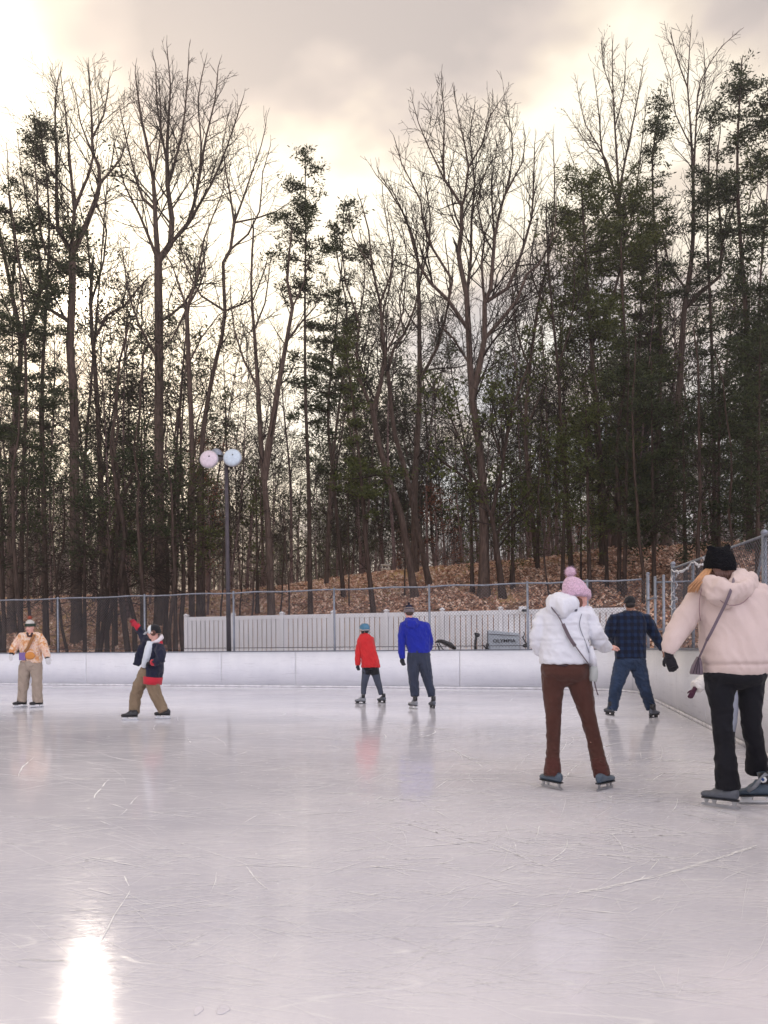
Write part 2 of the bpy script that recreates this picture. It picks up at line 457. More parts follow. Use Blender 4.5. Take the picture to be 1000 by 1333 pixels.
# ------------------------------------------------------------------ boards
def build_boards():
    m, nt, bs = nt_new('dasher_panel')
    tc = N(nt, 'ShaderNodeTexCoord')
    n1 = N(nt, 'ShaderNodeTexNoise', inp={'Scale': 1.2, 'Detail': 8.0, 'Roughness': 0.7}); nt.links.new(tc.outputs['Object'], n1.inputs['Vector'])
    mp = N(nt, 'ShaderNodeMapping'); mp.inputs['Scale'].default_value = (1, 1, 14); nt.links.new(tc.outputs['Object'], mp.inputs[0])
    n2 = N(nt, 'ShaderNodeTexNoise', inp={'Scale': 2.0, 'Detail': 8.0, 'Roughness': 0.75}); nt.links.new(mp.outputs[0], n2.inputs['Vector'])
    c = ramp(nt, n1.outputs[0], [(0.3, (0.68, 0.685, 0.74)), (0.7, (0.79, 0.79, 0.83))])
    s = ramp(nt, n2.outputs[0], [(0.56, 0.0), (0.74, 0.55)])
    mx = N(nt, 'ShaderNodeMix', data_type='RGBA'); nt.links.new(s, mx.inputs[0]); nt.links.new(c, mx.inputs[6]); mx.inputs[7].default_value = (0.33, 0.32, 0.36, 1)
    nt.links.new(mx.outputs[2], bs.inputs['Base Color']); bs.inputs['Roughness'].default_value = 0.42
    cap = simple('cap_rail', (0.16, 0.17, 0.20), 0.5, 0.2, 8)
    kick = simple('kick_plate', (0.74, 0.73, 0.76), 0.5, 0.25, 5)
    root = empty('dasher_boards', CORN, 'long white panelled rink boards round the ice with dark top rail', 'rink boards')
    path = resample(rink_path(0.0), 0.05)
    n = len(path)
    out_n = []
    for i in range(n):
        t = (path[(i + 1) % n] - path[i - 1]).normalized()
        nn = Vector((t.y, -t.x, 0))
        if (path[i] + nn - Vector((-8, 8, 0))).length < (path[i] - Vector((-8, 8, 0))).length: nn = -nn
        out_n.append(nn)
    def wall(i0, i1, z0, z1, o0, o1, bulge=0):
        V = []; Q = []; k = i1 - i0 + 1
        for i in range(i0, i1 + 1):
            p = path[i % n]; w = out_n[i % n]
            for o, z in ((o0, z0), (o1, z0), (o1, z1), (o0, z1)):
                q = p + w * o; V.append((q.x, q.y, z))
        for i in range(k - 1):
            for a, b in ((0, 1), (1, 2), (2, 3), (3, 0)):
                Q.append((4 * i + a, 4 * i + b, 4 * (i + 1) + b, 4 * (i + 1) + a))
        Q.append((0, 3, 2, 1)); e = 4 * (k - 1); Q.append((e, e + 1, e + 2, e + 3))
        return V, Q
    # start so that seams fall at the photo's seams; panels about 2.4 m
    step = 49; i = 14
    while i < 14 + n - 8:
        i1 = min(i + step, 14 + n - 1)
        V, Q = wall(i, i1, 0.0, 1.045, 0.0, 0.06)
        # leave a 6 mm seam
        a = Vector(V[0]); b = Vector(V[-4]); d = (b - a).normalized() * 0.004
        V = [tuple(Vector(v) + d) if k < 4 else (tuple(Vector(v) - d) if k >= len(V) - 4 else v) for k, v in enumerate(V)]
        o = link_mesh('board_panel', np_mesh('board_panel', V, quads=Q), m, root, smooth=False)
        i = i1
    V, Q = wall(0, n, 0.0, 1.04, 0.064, 0.075); link_mesh('backing', np_mesh('backing', V, quads=Q), cap, root, smooth=False)
    V, Q = wall(0, n, 1.048, 1.078, -0.012, 0.12); link_mesh('cap_rail', np_mesh('cap_rail', V, quads=Q), cap, root, smooth=False)
    V, Q = wall(0, n, 0.003, 0.055, -0.010, -0.003); link_mesh('kick_plate', np_mesh('kick_plate', V, quads=Q), kick, root, smooth=False)

# ------------------------------------------------------------------ chain-link fences
def chain_mesh(name, pts, z0, z1, parent, cell=0.062, r=0.0033):
    """crossing wires strung in the upright sheet over the line pts"""
    segs = [(a, b) for a, b in zip(pts[:-1], pts[1:])]
    L = [0.0]
    for a, b in segs: L.append(L[-1] + (b - a).length)
    tot = L[-1]
    def at(s):
        s = min(max(s, 0), tot)
        for k in range(len(segs)):
            if s <= L[k + 1] + 1e-9:
                a, b = segs[k]; return a.lerp(b, (s - L[k]) / max(1e-9, L[k + 1] - L[k])), (b - a).normalized()
        return segs[-1][1], (segs[-1][1] - segs[-1][0]).normalized()
    H = z1 - z0; V = []; Q = []
    stepx = cell * math.sqrt(2)
    k = -int(H / stepx) - 1
    def wire(s0, zA, s1, zB, off):
        p0, t0 = at(s0); p1, t1 = at(s1)
        n0 = Vector((-t0.y, t0.x, 0)) * off
        a = Vector((p0.x, p0.y, zA)) + n0; b = Vector((p1.x, p1.y, zB)) + n0
        d = (b - a).normalized(); u = d.cross(Vector((0, 1, 0))).normalized(); w = d.cross(u)
        bi = len(V)
        for p in (a, b):
            for j in range(3):
                th = j * 2.0944; q = p + (u * math.cos(th) + w * math.sin(th)) * r
                V.append(tuple(q))
        for j in range(3): Q.append((bi + j, bi + (j + 1) % 3, bi + 3 + (j + 1) % 3, bi + 3 + j))
    while k * stepx < tot:
        s = k * stepx; k += 1
        for sgn, off in ((1, r), (-1, -r)):
            if sgn == 1: s0, s1, za, zb = s, s + H, z0, z1
            else: s0, s1, za, zb = s, s + H, z1, z0
            if s1 <= 0 or s0 >= tot: continue
            if s0 < 0: za = za + sgn * (-s0); s0 = 0
            if s1 > tot: zb = zb - sgn * (s1 - tot); s1 = tot
            cuts = [s0] + [q for q in L[1:-1] if s0 < q < s1] + [s1]
            for c0, c1 in zip(cuts[:-1], cuts[1:]):
                f0 = (c0 - s0) / (s1 - s0); f1 = (c1 - s0) / (s1 - s0)
                wire(c0, za + (zb - za) * f0, c1, za + (zb - za) * f1, off)
    return link_mesh('chain_mesh', np_mesh(name, V, quads=Q), M['wire'], parent, smooth=False)

def line_at(px, off):
    """point of the far board line pushed back by off, seen at column px"""
    n = Vector((0.303, 0.953, 0)).normalized(); c = (CORN + n * off).dot(n)
    k = (px - 500) / 1000.0
    Y = c / (n.x * k + n.y)
    return Vector((k * Y, Y, 0))

def build_fences():
    FT = 2.87
    root = empty('chain_link_fence', line_at(436, 0.16), 'long galvanised chain link fence rising behind the far rink boards', 'fence')
    cols = [-90, -10, 76, 189, 305, 436, 560, 688, 766]
    posts = [line_at(c, 0.16) for c in cols] 
    for i, p in enumerate(posts):
        b = MB(); lean = -0.02 * (i / 8)
        b.tube([(p.x, p.y, -0.1), (p.x + lean, p.y, FT)], 0.032, 10)
        b.ell((p.x + lean, p.y, FT), (0.036, 0.036, 0.03))
        b.build('fence_post', M['galv'], root, smooth=True)
    e = line_at(844, 0.16)
    b = MB(); b.tube([(e.x, e.y, -0.1), (e.x, e.y, FT + 0.12)], 0.042, 12); b.ell((e.x, e.y, FT + 0.12), (0.05, 0.05, 0.04)); b.build('fence_post', M['galv'], root, smooth=True)
    rl = [line_at(c, 0.16) for c in range(-100, 845, 12)]
    b = MB(); rng = random.Random(3)
    b.tube([(p.x, p.y, FT - 0.03 + 0.012 * math.sin(i * 0.9) + rng.uniform(-.006, .006)) for i, p in enumerate(rl)], 0.023, 8)
    b.build('top_rail', M['galv'], root, smooth=True)
    b = MB(); b.tube([(p.x, p.y, 1.17) for p in rl], 0.009, 6); b.build('tension_wire', M['darkpole'], root, smooth=True)
    b = MB()
    for i, p in enumerate(rl[:-1]):
        for k in range(2):
            q = p.lerp(rl[i + 1], (k + .5) / 2); b.tube([(q.x, q.y, FT - 0.055), (q.x, q.y - 0.01, FT - 0.002)], 0.006, 5)
    b.build('tie_wires', M['wire'], root)
    chain_mesh('chain_far', [line_at(-100, 0.135), line_at(766, 0.135), line_at(843, 0.135)], 1.12, FT - 0.04, root)

    # fence along the right side, with a gate next to the corner
    FR = 2.83
    def pt(px, Y): return Vector(((px - 500) / 1000 * Y, Y, 0))
    r2 = empty('chain_link_fence', pt(877, 16.9), 'chain link fence climbing to the right edge with string lights wound on its post', 'fence')
    A = pt(877, 16.9); B = pt(996, 12.05); Cc = pt(1135, 9.3); D = pt(1600, 6.2)
    big = [(A, 0.045, FR + 0.1), (B, 0.042, FR + 0.05), (Cc, 0.04, FR), (D, 0.04, FR)]
    for p, r, h in big:
        b = MB(); b.tube([(p.x, p.y, -0.1), (p.x, p.y, h)], r, 12); b.ell((p.x, p.y, h), (r * 1.25, r * 1.25, r * 1.2)); b.build('fence_post', M['galv'], r2, smooth=True)
    for p in (A.lerp(B, 0.28), A.lerp(B, 0.62)):
        b = MB(); b.tube([(p.x, p.y, -0.1), (p.x, p.y, FR - 0.03)], 0.03, 10); b.build('fence_post', M['galv'], r2, smooth=True)
    b = MB(); b.tube([(q.x, q.y, FR) for q in (A, A.lerp(B, .5), B, Cc, D)], 0.025, 8); b.build('top_rail', M['galv'], r2, smooth=True)
    g = B.lerp(A, 0.17)
    b = MB(); b.tube([(B.x, B.y, FR - 0.08), (g.x, g.y, 1.05)], 0.022, 8); b.build('brace', M['galv'], r2, smooth=True)
    chain_mesh('chain_right', [A + Vector((-.03, 0, 0)), B + Vector((-.03, 0, 0)), Cc + Vector((-.03, 0, 0)), D + Vector((-.03, 0, 0))], 0.05, FR - 0.02, r2)
    # short gate sections
    r3 = empty('fence_gate', pt(854, 18.6), 'galvanised tube gate standing at the corner behind the man in plaid', 'gate')
    G0 = pt(853.5, 18.7); G1 = pt(864.5, 18.5); G2 = A.lerp(G1, 0.15)
    for nm, p, h in (('gate_stile', G0, 2.80), ('gate_stile', G1, 2.82)):
        b = MB(); b.tube([(p.x, p.y, 0.35), (p.x, p.y, h)], 0.034, 10); b.ell((p.x, p.y, h), (0.036, 0.036, 0.03)); b.build(nm, M['galv'], r3, smooth=True)
    gw = pt(903, 18.5)
    for z in (2.68, 1.53):
        b = MB(); b.tube([(G0.x, G0.y, z), (gw.x, gw.y, z)], 0.024, 8); b.build('gate_rail', M['galv'], r3, smooth=True)
    b = MB(); b.tube([(gw.x, gw.y, 0.35), (gw.x, gw.y, 2.72)], 0.034, 10); b.build('gate_stile', M['galv'], r3, smooth=True)
    for z in (2.31, 1.0):
        b = MB(); b.tube([(e.x, e.y, z), (G0.x, G0.y, z)], 0.022, 8); b.ell((G0.x, G0.y, z), (0.05, 0.05, 0.045)); b.build('hinge', M['galv'], r3, smooth=True)
    chain_mesh('chain_gate', [G0, gw], 0.4, 2.68, r3)
    # string lights wound on the post and rail
    rng = random.Random(5); b = MB(); pts = []
    for i in range(46):
        t = i / 45; z = FR - 0.1 - 1.25 * t + rng.uniform(-.05, .05); a = i * 0.6 + rng.uniform(-.5, .5)
        rr = 0.06 + 0.03 * rng.random()
        pts.append((A.x + rr * math.cos(a), A.y - abs(rr * math.sin(a)) - 0.02, z))
    b.tube(pts, 0.011, 6)
    pts = []
    for i in range(26):
        t = i / 25; q = A.lerp(B, t * 0.42)
        pts.append((q.x - 0.04, q.y - 0.03, FR - 0.03 - 0.11 * abs(math.sin(t * 4.5)) + rng.uniform(-.03, .03)))
    b.tube(pts, 0.014, 6)
    q = A.lerp(B, 0.42); b.tube([(q.x - .03, q.y - .03, FR), (q.x + 0.03, q.y - .05, FR - 0.18), (q.x + 0.16, q.y - .06, FR - 0.42)], 0.016, 6)
    for k in range(24):
        p = pts[rng.randrange(len(pts))]; b.ell((p[0], p[1], p[2] - 0.02), (0.02, 0.02, 0.028), n=6, m=4)
    o = b.build('string_lights', simple('white_cord', (0.74, 0.74, 0.78), 0.5, 0.05), None, smooth=True)
    tag(o, 'white cord of string lights wound round the ball topped fence post', 'string lights')

    # white vinyl fence
    ZT = 2.22
    vf = empty('vinyl_fence', line_at(454, 2.2), 'long white vinyl plank fence with capped posts behind the far boards', 'fence')
    X0, X1 = 243, 816
    a = line_at(X0, 2.2); z = line_at(X1, 2.2); tot = (z - a).length; d = (z - a).normalized(); rot = math.atan2(d.y, d.x)
    npan = int(round(tot / 1.86)); w = tot / npan
    for i in range(npan + 1):
        p = a + d * (w * i)
        b = MB(); b.box((p.x, p.y, 1.1 + 0.02), (0.115, 0.115, 2.3), rot); b.build('post', M['vinyl'], vf)
        b = MB(); b.box((p.x, p.y, 2.30), (0.15, 0.15, 0.035), rot).box((p.x, p.y, 2.338), (0.12, 0.12, 0.04), rot, taper=0.25); b.build('post_cap', M['vinyl'], vf)
    rng = random.Random(7)
    for i in range(npan):
        p = a + d * (w * (i + .5)); wi = w - 0.116
        b = MB(); b.box((p.x, p.y, ZT - 0.045), (wi, 0.05, 0.13), rot); b.build('rail', M['vinyl'], vf)
        b = MB(); b.box((p.x, p.y, 0.12), (wi, 0.05, 0.16), rot); b.build('rail', M['vinyl'], vf)
        b = MB(); nb = 10; bw = wi / nb
        for k in range(nb):
            q = a + d * (w * i + 0.058 + bw * (k + .5))
            b.box((q.x, q.y, 1.15), (bw - 0.027, 0.024, 1.92), rot)
        b.build('plank_panel', M['vinyl'], vf)

def build_lamp():
    base = P(298.5, 846, 23.9); X = base.x; Yb = 23.9
    z = gh(X, Yb)
    root = empty('floodlight_pole', (X, Yb, z), 'tall dark pole with two round floodlights behind the white fence', 'light pole')
    top = P(294.5, 597, Yb)
    b = MB(); b.tube([(X, Yb, z), (X * .5 + top.x * .5, Yb, (z + top.z) / 2), (top.x, Yb, top.z)], [0.078, 0.066, 0.055], 14); b.build('pole', M['darkpole'], root, smooth=True)
    b = MB(); l = P(283, 593, Yb); r = P(303, 592, Yb)
    b.tube([l, (top.x, Yb, top.z + .06), r], 0.035, 8); b.build('cross_arm', M['black'], root, smooth=True)
    for (px, py, col, dy, sc) in ((272, 597.5, (0.66, 0.56, 0.62), -0.25, 1), (302.5, 595.5, (0.55, 0.64, 0.72), -0.25, 1)):
        c = P(px, py, Yb + dy)
        Mx = Matrix.Translation(c) @ Matrix.Rotation(R(-10), 4, 'X')
        hb = MB(); prof = [(0.0, 0.285), (0.03, 0.292), (0.06, 0.28), (0.16, 0.21), (0.26, 0.12), (0.36, 0.10), (0.44, 0.09)]
        rings = [[Mx @ Vector((rr * math.cos(2 * math.pi * k / 28), yy, rr * math.sin(2 * math.pi * k / 28))) for k in range(28)] for yy, rr in prof]
        hb.ring_loft(rings); h = hb.build('lamp_head', simple('lamp_shell', (0.45, 0.45, 0.48), 0.4, 0.15, 10, metal=0.5), root, smooth=True)
        gb = MB(); prof = [(0.004, 0.275), (-0.03, 0.25), (-0.055, 0.17), (-0.066, 0.08), (-0.068, 0.02)]
        rings = [[Mx @ Vector((rr * math.cos(2 * math.pi * k / 28), yy, rr * math.sin(2 * math.pi * k / 28))) for k in range(28)] for yy, rr in prof]
        gb.ring_loft(rings); g = gb.build('lens', simple('lamp_lens', col, 0.3, 0.12, 14), root, smooth=True)
        kb = MB(); kb.ell(Mx @ Vector((0.02, -0.072, 0.06)), (0.022, 0.016, 0.022)); kb.build('lens_bolt', M['black'], root, smooth=True)
    # the ballast box half hidden behind the left lamp
    c = P(281, 591.5, Yb + 0.1); hb = MB()
    rings = [[c + Vector((rr * math.cos(2 * math.pi * k / 20), yy, rr * math.sin(2 * math.pi * k / 20))) for k in range(20)] for yy, rr in ((-.05, .15), (0.05, .2), (.2, .2), (.3, .1))]
    hb.ring_loft(rings); hb.build('ballast', M['galv'], root, smooth=True)

def text_mesh(name, body, size, mat, parent, loc, rotx=90, rotz=0, ext=0.003, xs=1.0):
    cu = bpy.data.curves.new(name, 'FONT'); cu.body = body; cu.size = size; cu.extrude = ext; cu.align_x = 'CENTER'; cu.align_y = 'CENTER'; cu.offset = size * 0.02
    o = bpy.data.objects.new(name, cu); C.objects.link(o)
    bpy.context.view_layer.update()
    me = bpy.data.meshes.new_from_object(o.evaluated_get(bpy.context.evaluated_depsgraph_get()))
    bpy.data.objects.remove(o)
    me.transform(Matrix.Translation(Vector(loc)) @ Matrix.Rotation(R(rotz), 4, 'Z') @ Matrix.Rotation(R(rotx), 4, 'X') @ Matrix.Diagonal((xs, 1, 1, 1)))
    return link_mesh(name, me, mat, parent, smooth=False)

def build_gear():
    """the things standing behind the boards"""
    grey = simple('machine_grey', (0.46, 0.50, 0.55), 0.45, 0.12, 4)
    Yb = 21.9
    rot = math.atan2(-0.303, 0.953)
    c = P(658.5, 846, Yb); zt = P(0, 820, Yb).z
    w = 42 / 1000 * Yb
    root = empty('ice_machine', (c.x, Yb + .4, gh(c.x, Yb)), 'light grey ice resurfacing machine tank with black lettering in front of white fence', 'ice machine')
    Mx = Matrix.Translation(Vector((c.x, Yb + .35, 0))) @ Matrix.Rotation(rot * .6, 4, 'Z')
    zl = P(640, 820, Yb).z; zr = P(678, 824, Yb).z
    # body: front outline extruded in depth
    poly = [(-w / 2, 0.25), (w / 2, 0.25), (w / 2 - .01, zr), (-w / 2 + 0.02, zl)]
    b = MB(); r0 = [Mx @ Vector((x, -.3, z)) for x, z in poly]; r1 = [Mx @ Vector((x, 1.3, z)) for x, z in poly]; b.ring_loft([r0, r1])
    b.build('body', grey, root, bevel=0.02)
    b = MB(); r0 = [Mx @ Vector((x, -.31, z)) for x, z in [(-w / 2 + .04, zl - .12), (w / 2 - .03, zr - .09), (w / 2 - .03, zr - .075), (-w / 2 + .04, zl - .105)]]
    r1 = [p + Vector((0, -.012, 0)) for p in r0]; b.ring_loft([r0, r1]); b.build('lid_seam', M['darkpole'], root)
    b = MB(); b.box((0, 0, 0), (0.02, 0.03, 1.2), M=Mx @ Matrix.Translation((-w / 2 + .01, -.315, 1.0))); b.build('edge_trim', M['darkpole'], root)
    for x in (-.3, .3):
        b = MB(); b.tube([Mx @ Vector((x - .08, .1, .27 + gh(c.x, Yb))), Mx @ Vector((x + .08, .1, .27 + gh(c.x, Yb)))], 0.26, 18); b.build('wheel', M['black'], root, smooth=True)
    text_mesh('lettering', 'OLYMPIA', 0.125, M['black'], root, Mx @ Vector((0.02, -.318, P(0, 839, Yb).z + .0)), 90, math.degrees(rot * .6), xs=1.25)
    # round control head left of the tank (black post with a rounded head)
    p = P(619, 846, Yb)
    o1 = empty('control_post', (p.x, Yb, gh(p.x, Yb)), 'black upright post with hooked rounded head left of grey tank', 'post')
    b = MB(); q0 = P(618, 846, Yb); q1 = P(619, 835, Yb); q2 = P(620.5, 827, Yb)
    b.tube([(q0.x, Yb, gh(p.x, Yb)), q1, q2], [0.04, 0.035, 0.035], 10); b.build('stem', M['black'], o1, smooth=True)
    b = MB(); b.ell(P(621.5, 826.8, Yb), (0.075, 0.06, 0.065)); b.box(P(619.6, 824.8, Yb), (0.08, 0.1, 0.05)); b.build('head', M['black'], o1, smooth=True)
    # tipped black scoop
    Yc = 22.1; pts = [P(567, 836.5, Yc), P(571, 834.3, Yc), P(575, 834.8, Yc), P(586, 839.5, Yc), P(592.5, 844.5, Yc)]
    o2 = empty('snow_scoop', P(580, 846, Yc), 'black snow scoop lying tipped against the far boards', 'snow scoop')
    b = MB(); b.tube(pts, [(0.02, 0.1), (0.045, 0.26), (0.06, 0.32), (0.08, 0.34), (0.05, 0.32)], 12); b.build('blade', M['black'], o2, smooth=True)
    b = MB(); b.tube([P(569, 838, Yc), P(571, 842, Yc), P(573, 850, Yc)], 0.02, 6); b.tube([P(571, 836, Yc), P(574.5, 843, Yc), P(579, 847, Yc)], 0.014, 6); b.build('handle', M['black'], o2, smooth=True)
    # levers beside the tank
    o3 = empty('lever_stand', P(633, 846, Yb), 'small black crossed lever between hooked post and grey tank', 'lever')
    b = MB(); b.tube([P(632, 848, Yb), P(635.5, 837.5, Yb)], [0.03, 0.045], 8); b.build('lever', M['black'], o3, smooth=True)
    b = MB(); b.tube([P(628.5, 839.5, Yb), P(633, 844, Yb), P(637, 845, Yb)], 0.016, 6); b.build('handle', M['black'], o3, smooth=True)
    o4 = empty('steering_column', P(684, 846, Yb), 'thin black crank arm with grips on the right of grey tank', 'crank')
    b = MB(); b.tube([P(680, 829, Yb), P(683, 834.5, Yb), P(687, 840, Yb), P(688.5, 850, Yb)], 0.018, 6); b.build('arm', M['black'], o4, smooth=True)
    b = MB(); b.tube([P(682, 822.5, Yb), P(683, 826, Yb), P(681, 830, Yb)], 0.014, 6); b.ell(P(684, 840.5, Yb), (0.08, 0.06, 0.055)); b.build('grip', M['black'], o4, smooth=True)
    # box light on the fence post
    q = line_at(681.5, 2.0); zz = P(681, 793.5, q.y).z
    o5 = empty('wall_light', (q.x, q.y - .1, zz), 'small white box with black face on top of the white fence', 'light')
    b = MB(); b.box((q.x, q.y - .02, zz + .02), (0.26, 0.12, 0.14)); b.build('housing', M['vinyl'], o5, bevel=.01)
    b = MB(); b.box((q.x + .03, q.y - .095, zz - .03), (0.17, 0.03, 0.07)); b.build('face', M['black'], o5, bevel=.006)
    # picnic table on the crest
    Yt = 41.0; c = P(502, 738, Yt); z0 = gh(c.x, Yt)
    t = empty('picnic_table', (c.x, Yt, z0), 'tiny pale picnic table on the crest of the leaf covered hill', 'picnic table')
    pale = simple('pale_wood', (0.62, 0.56, 0.5), 0.7, 0.1)
    b = MB(); b.box((c.x, Yt, z0 + .5), (.5, .45, .06)); b.build('table_top', pale, t)
    for s in (-1, 1):
        b = MB(); b.box((c.x, Yt + s * .34, z0 + .28), (.5, .15, .04)); b.build('bench', pale, t)
        b = MB(); b.box((c.x + s * .17, Yt, z0 + .24), (.05, .6, .05)); b.tube([(c.x + s * .17, Yt - .3, z0 - .1), (c.x + s * .17, Yt - .1, z0 + .48)], .04, 6); b.tube([(c.x + s * .17, Yt + .3, z0 - .1), (c.x + s * .17, Yt + .1, z0 + .48)], .04, 6); b.build('leg', pale, t)

def build_litter():
    rng = np.random.default_rng(4)
    n = 70000
    # leaves lie on the slope: sample along rays of the view fan only to decide the area, then scatter evenly
    x = rng.uniform(-22, 21, n * 3); y = rng.uniform(19, 44, n * 3)
    keep = []
    for i in range(len(x)):
        tb = t_back(x[i], y[i]); tr = t_right(x[i], y[i])
        if max(tb, tr) < 2.4 or tb > 23: continue
        if abs(x[i]) > y[i] * .56: continue
        if tb > 13 and rng.random() < (tb - 13) / 4: continue
        if mnoise.noise(Vector((x[i] * .5, y[i] * .5, 9))) < -0.25 and rng.random() < .6: continue
        keep.append(i)
    keep = keep[:n]; x = x[keep]; y = y[keep]; m = len(x)
    z = np.array([gh(a, b) for a, b in zip(x, y)])
    s = rng.uniform(0.04, 0.095, m); a = rng.uniform(0, 6.283, m)
    tx = rng.normal(0, .45, m); ty = rng.normal(0, .45, m)
    V = np.zeros((m, 4, 3))
    for k, (u, v) in enumerate(((-1, 0), (0, -.62), (1, 0), (0, .62))):
        dx = (u * np.cos(a) - v * np.sin(a)) * s; dy = (u * np.sin(a) + v * np.cos(a)) * s
        V[:, k, 0] = x + dx; V[:, k, 1] = y + dy; V[:, k, 2] = z + 0.03 + rng.uniform(0, .05, m) * .6 + dx * tx + dy * ty + dy * .3
    Q = np.arange(m * 4).reshape(m, 4)
    o = link_mesh('leaf_litter', np_mesh('leaf_litter', V, quads=Q), M['litter'], smooth=False)
    tag(o, 'fallen brown leaves covering the wooded slope', 'fallen leaves', kind='stuff')
# ------------------------------------------------------------------ trees
def tubes_np(lines, name):
    """lines: list of (pts, radii, sides) -> one mesh, grouped and built with numpy"""
    groups = {}
    for p, r, k in lines: groups.setdefault((len(p), k), []).append((p, r))
    VV = []; QQ = []; base = 0
    for (n, k), L in groups.items():
        pts = np.array([l[0] for l in L], dtype=np.float64); rad = np.array([l[1] for l in L], dtype=np.float64)
        m = len(L)
        t = np.empty_like(pts); t[:, 1:-1] = pts[:, 2:] - pts[:, :-2]; t[:, 0] = pts[:, 1] - pts[:, 0]; t[:, -1] = pts[:, -1] - pts[:, -2]
        t /= np.maximum(np.linalg.norm(t, axis=2, keepdims=True), 1e-9)
        d = pts[:, -1] - pts[:, 0]
        ref = np.where(np.abs(d[:, 1:2]) < 0.8 * np.linalg.norm(d, axis=1, keepdims=True), np.array([[0, 1., 0]]), np.array([[1., 0, 0]]))[:, None, :]
        ref = np.broadcast_to(ref, t.shape)
        u = np.cross(t, ref); u /= np.maximum(np.linalg.norm(u, axis=2, keepdims=True), 1e-9); w = np.cross(t, u)
        a = np.arange(k) * 2 * np.pi / k
        V = pts[:, :, None, :] + rad[:, :, None, None] * (u[:, :, None, :] * np.cos(a)[None, None, :, None] + w[:, :, None, :] * np.sin(a)[None, None, :, None])
        VV.append(V.reshape(-1, 3))
        i = np.arange(n - 1)[:, None] * k; j = np.arange(k)[None, :]
        q = np.stack([i + j, i + (j + 1) % k, i + k + (j + 1) % k, i + k + j], axis=-1).reshape(-1, 4)
        Q = q[None] + (np.arange(m) * n * k)[:, None, None] + base
        QQ.append(Q.reshape(-1, 4)); base += m * n * k
    return np_mesh(name, np.concatenate(VV), quads=np.concatenate(QQ))

def rot_to(d, ang, az):
    """unit vector at angle ang from d, turned by az"""
    ax = abs(d[0]); rf = (0, 0, 1) if abs(d[2]) < .9 else (1, 0, 0)
    ux = d[1] * rf[2] - d[2] * rf[1]; uy = d[2] * rf[0] - d[0] * rf[2]; uz = d[0] * rf[1] - d[1] * rf[0]
    l = math.sqrt(ux * ux + uy * uy + uz * uz); ux /= l; uy /= l; uz /= l
    vx = d[1] * uz - d[2] * uy; vy = d[2] * ux - d[0] * uz; vz = d[0] * uy - d[1] * ux
    c = math.cos(ang); s = math.sin(ang); ca = math.cos(az) * s; sa = math.sin(az) * s
    return (d[0] * c + ux * ca + vx * sa, d[1] * c + uy * ca + vy * sa, d[2] * c + uz * ca + vz * sa)

def grow(rng, out, p, d, L, r, lev, maxlev, up=0.08, wig=0.10, ang=(0.45, 0.95), dens=1.9, rmin=0.009, sides=4, ratio=0.55, t0=0.15):
    seg = (0.9, 0.6, 0.45, 0.3, 0.25)[min(lev, 4)]
    n = max(3, min(12, int(L / seg) + 2)); st = L / (n - 1)
    pts = [p]; rad = [r]; dirs = [d]
    x, y, z = p
    for i in range(1, n):
        d = (d[0] + rng.gauss(0, wig), d[1] + rng.gauss(0, wig), d[2] + rng.gauss(0, wig) + up)
        l = math.sqrt(d[0] ** 2 + d[1] ** 2 + d[2] ** 2); d = (d[0] / l, d[1] / l, d[2] / l)
        x += d[0] * st; y += d[1] * st; z += d[2] * st
        pts.append((x, y, z)); dirs.append(d); rad.append(max(rmin * 0.7, r * (1 - 0.8 * i / (n - 1))))
    out.append((pts, rad, sides if lev < 2 else 3))
    if lev >= maxlev or L < 0.35: return
    k = int(L * dens * (1 + 0.5 * lev)) + (1 if rng.random() < .5 else 0)
    k = min(k, 16)
    for j in range(k):
        t = t0 + (1 - t0) * (j + rng.random()) / max(1, k)
        f = t * (n - 1); i = min(int(f), n - 2); f -= i
        a = pts[i]; b = pts[i + 1]
        q = (a[0] + (b[0] - a[0]) * f, a[1] + (b[1] - a[1]) * f, a[2] + (b[2] - a[2]) * f)
        cl = L * ratio * (1.15 - 0.7 * t) * rng.uniform(0.6, 1.25)
        if cl < 0.18: continue
        cd = rot_to(dirs[i], rng.uniform(*ang), rng.uniform(0, 6.283))
        cr = max(rmin, min(rad[i] * 0.62, r * 0.5 * (cl / (L * ratio)) ** 0.5))
        grow(rng, out, q, cd, cl, cr, lev + 1, maxlev, up, wig * 1.1, ang, dens, rmin, sides, ratio, 0.15)

def smooth_poly(pts, step):
    """Catmull-Rom through pts (Vectors)"""
    out = []
    for i in range(len(pts) - 1):
        p0 = pts[max(i - 1, 0)]; p1 = pts[i]; p2 = pts[i + 1]; p3 = pts[min(i + 2, len(pts) - 1)]
        n = max(1, int((p2 - p1).length / step))
        for j in range(n):
            t = j / n
            out.append(0.5 * ((2 * p1) + (p2 - p0) * t + (2 * p0 - 5 * p1 + 4 * p2 - p3) * t * t + (3 * p1 - p0 - 3 * p2 + p3) * t ** 3))
    out.append(pts[-1]); return out

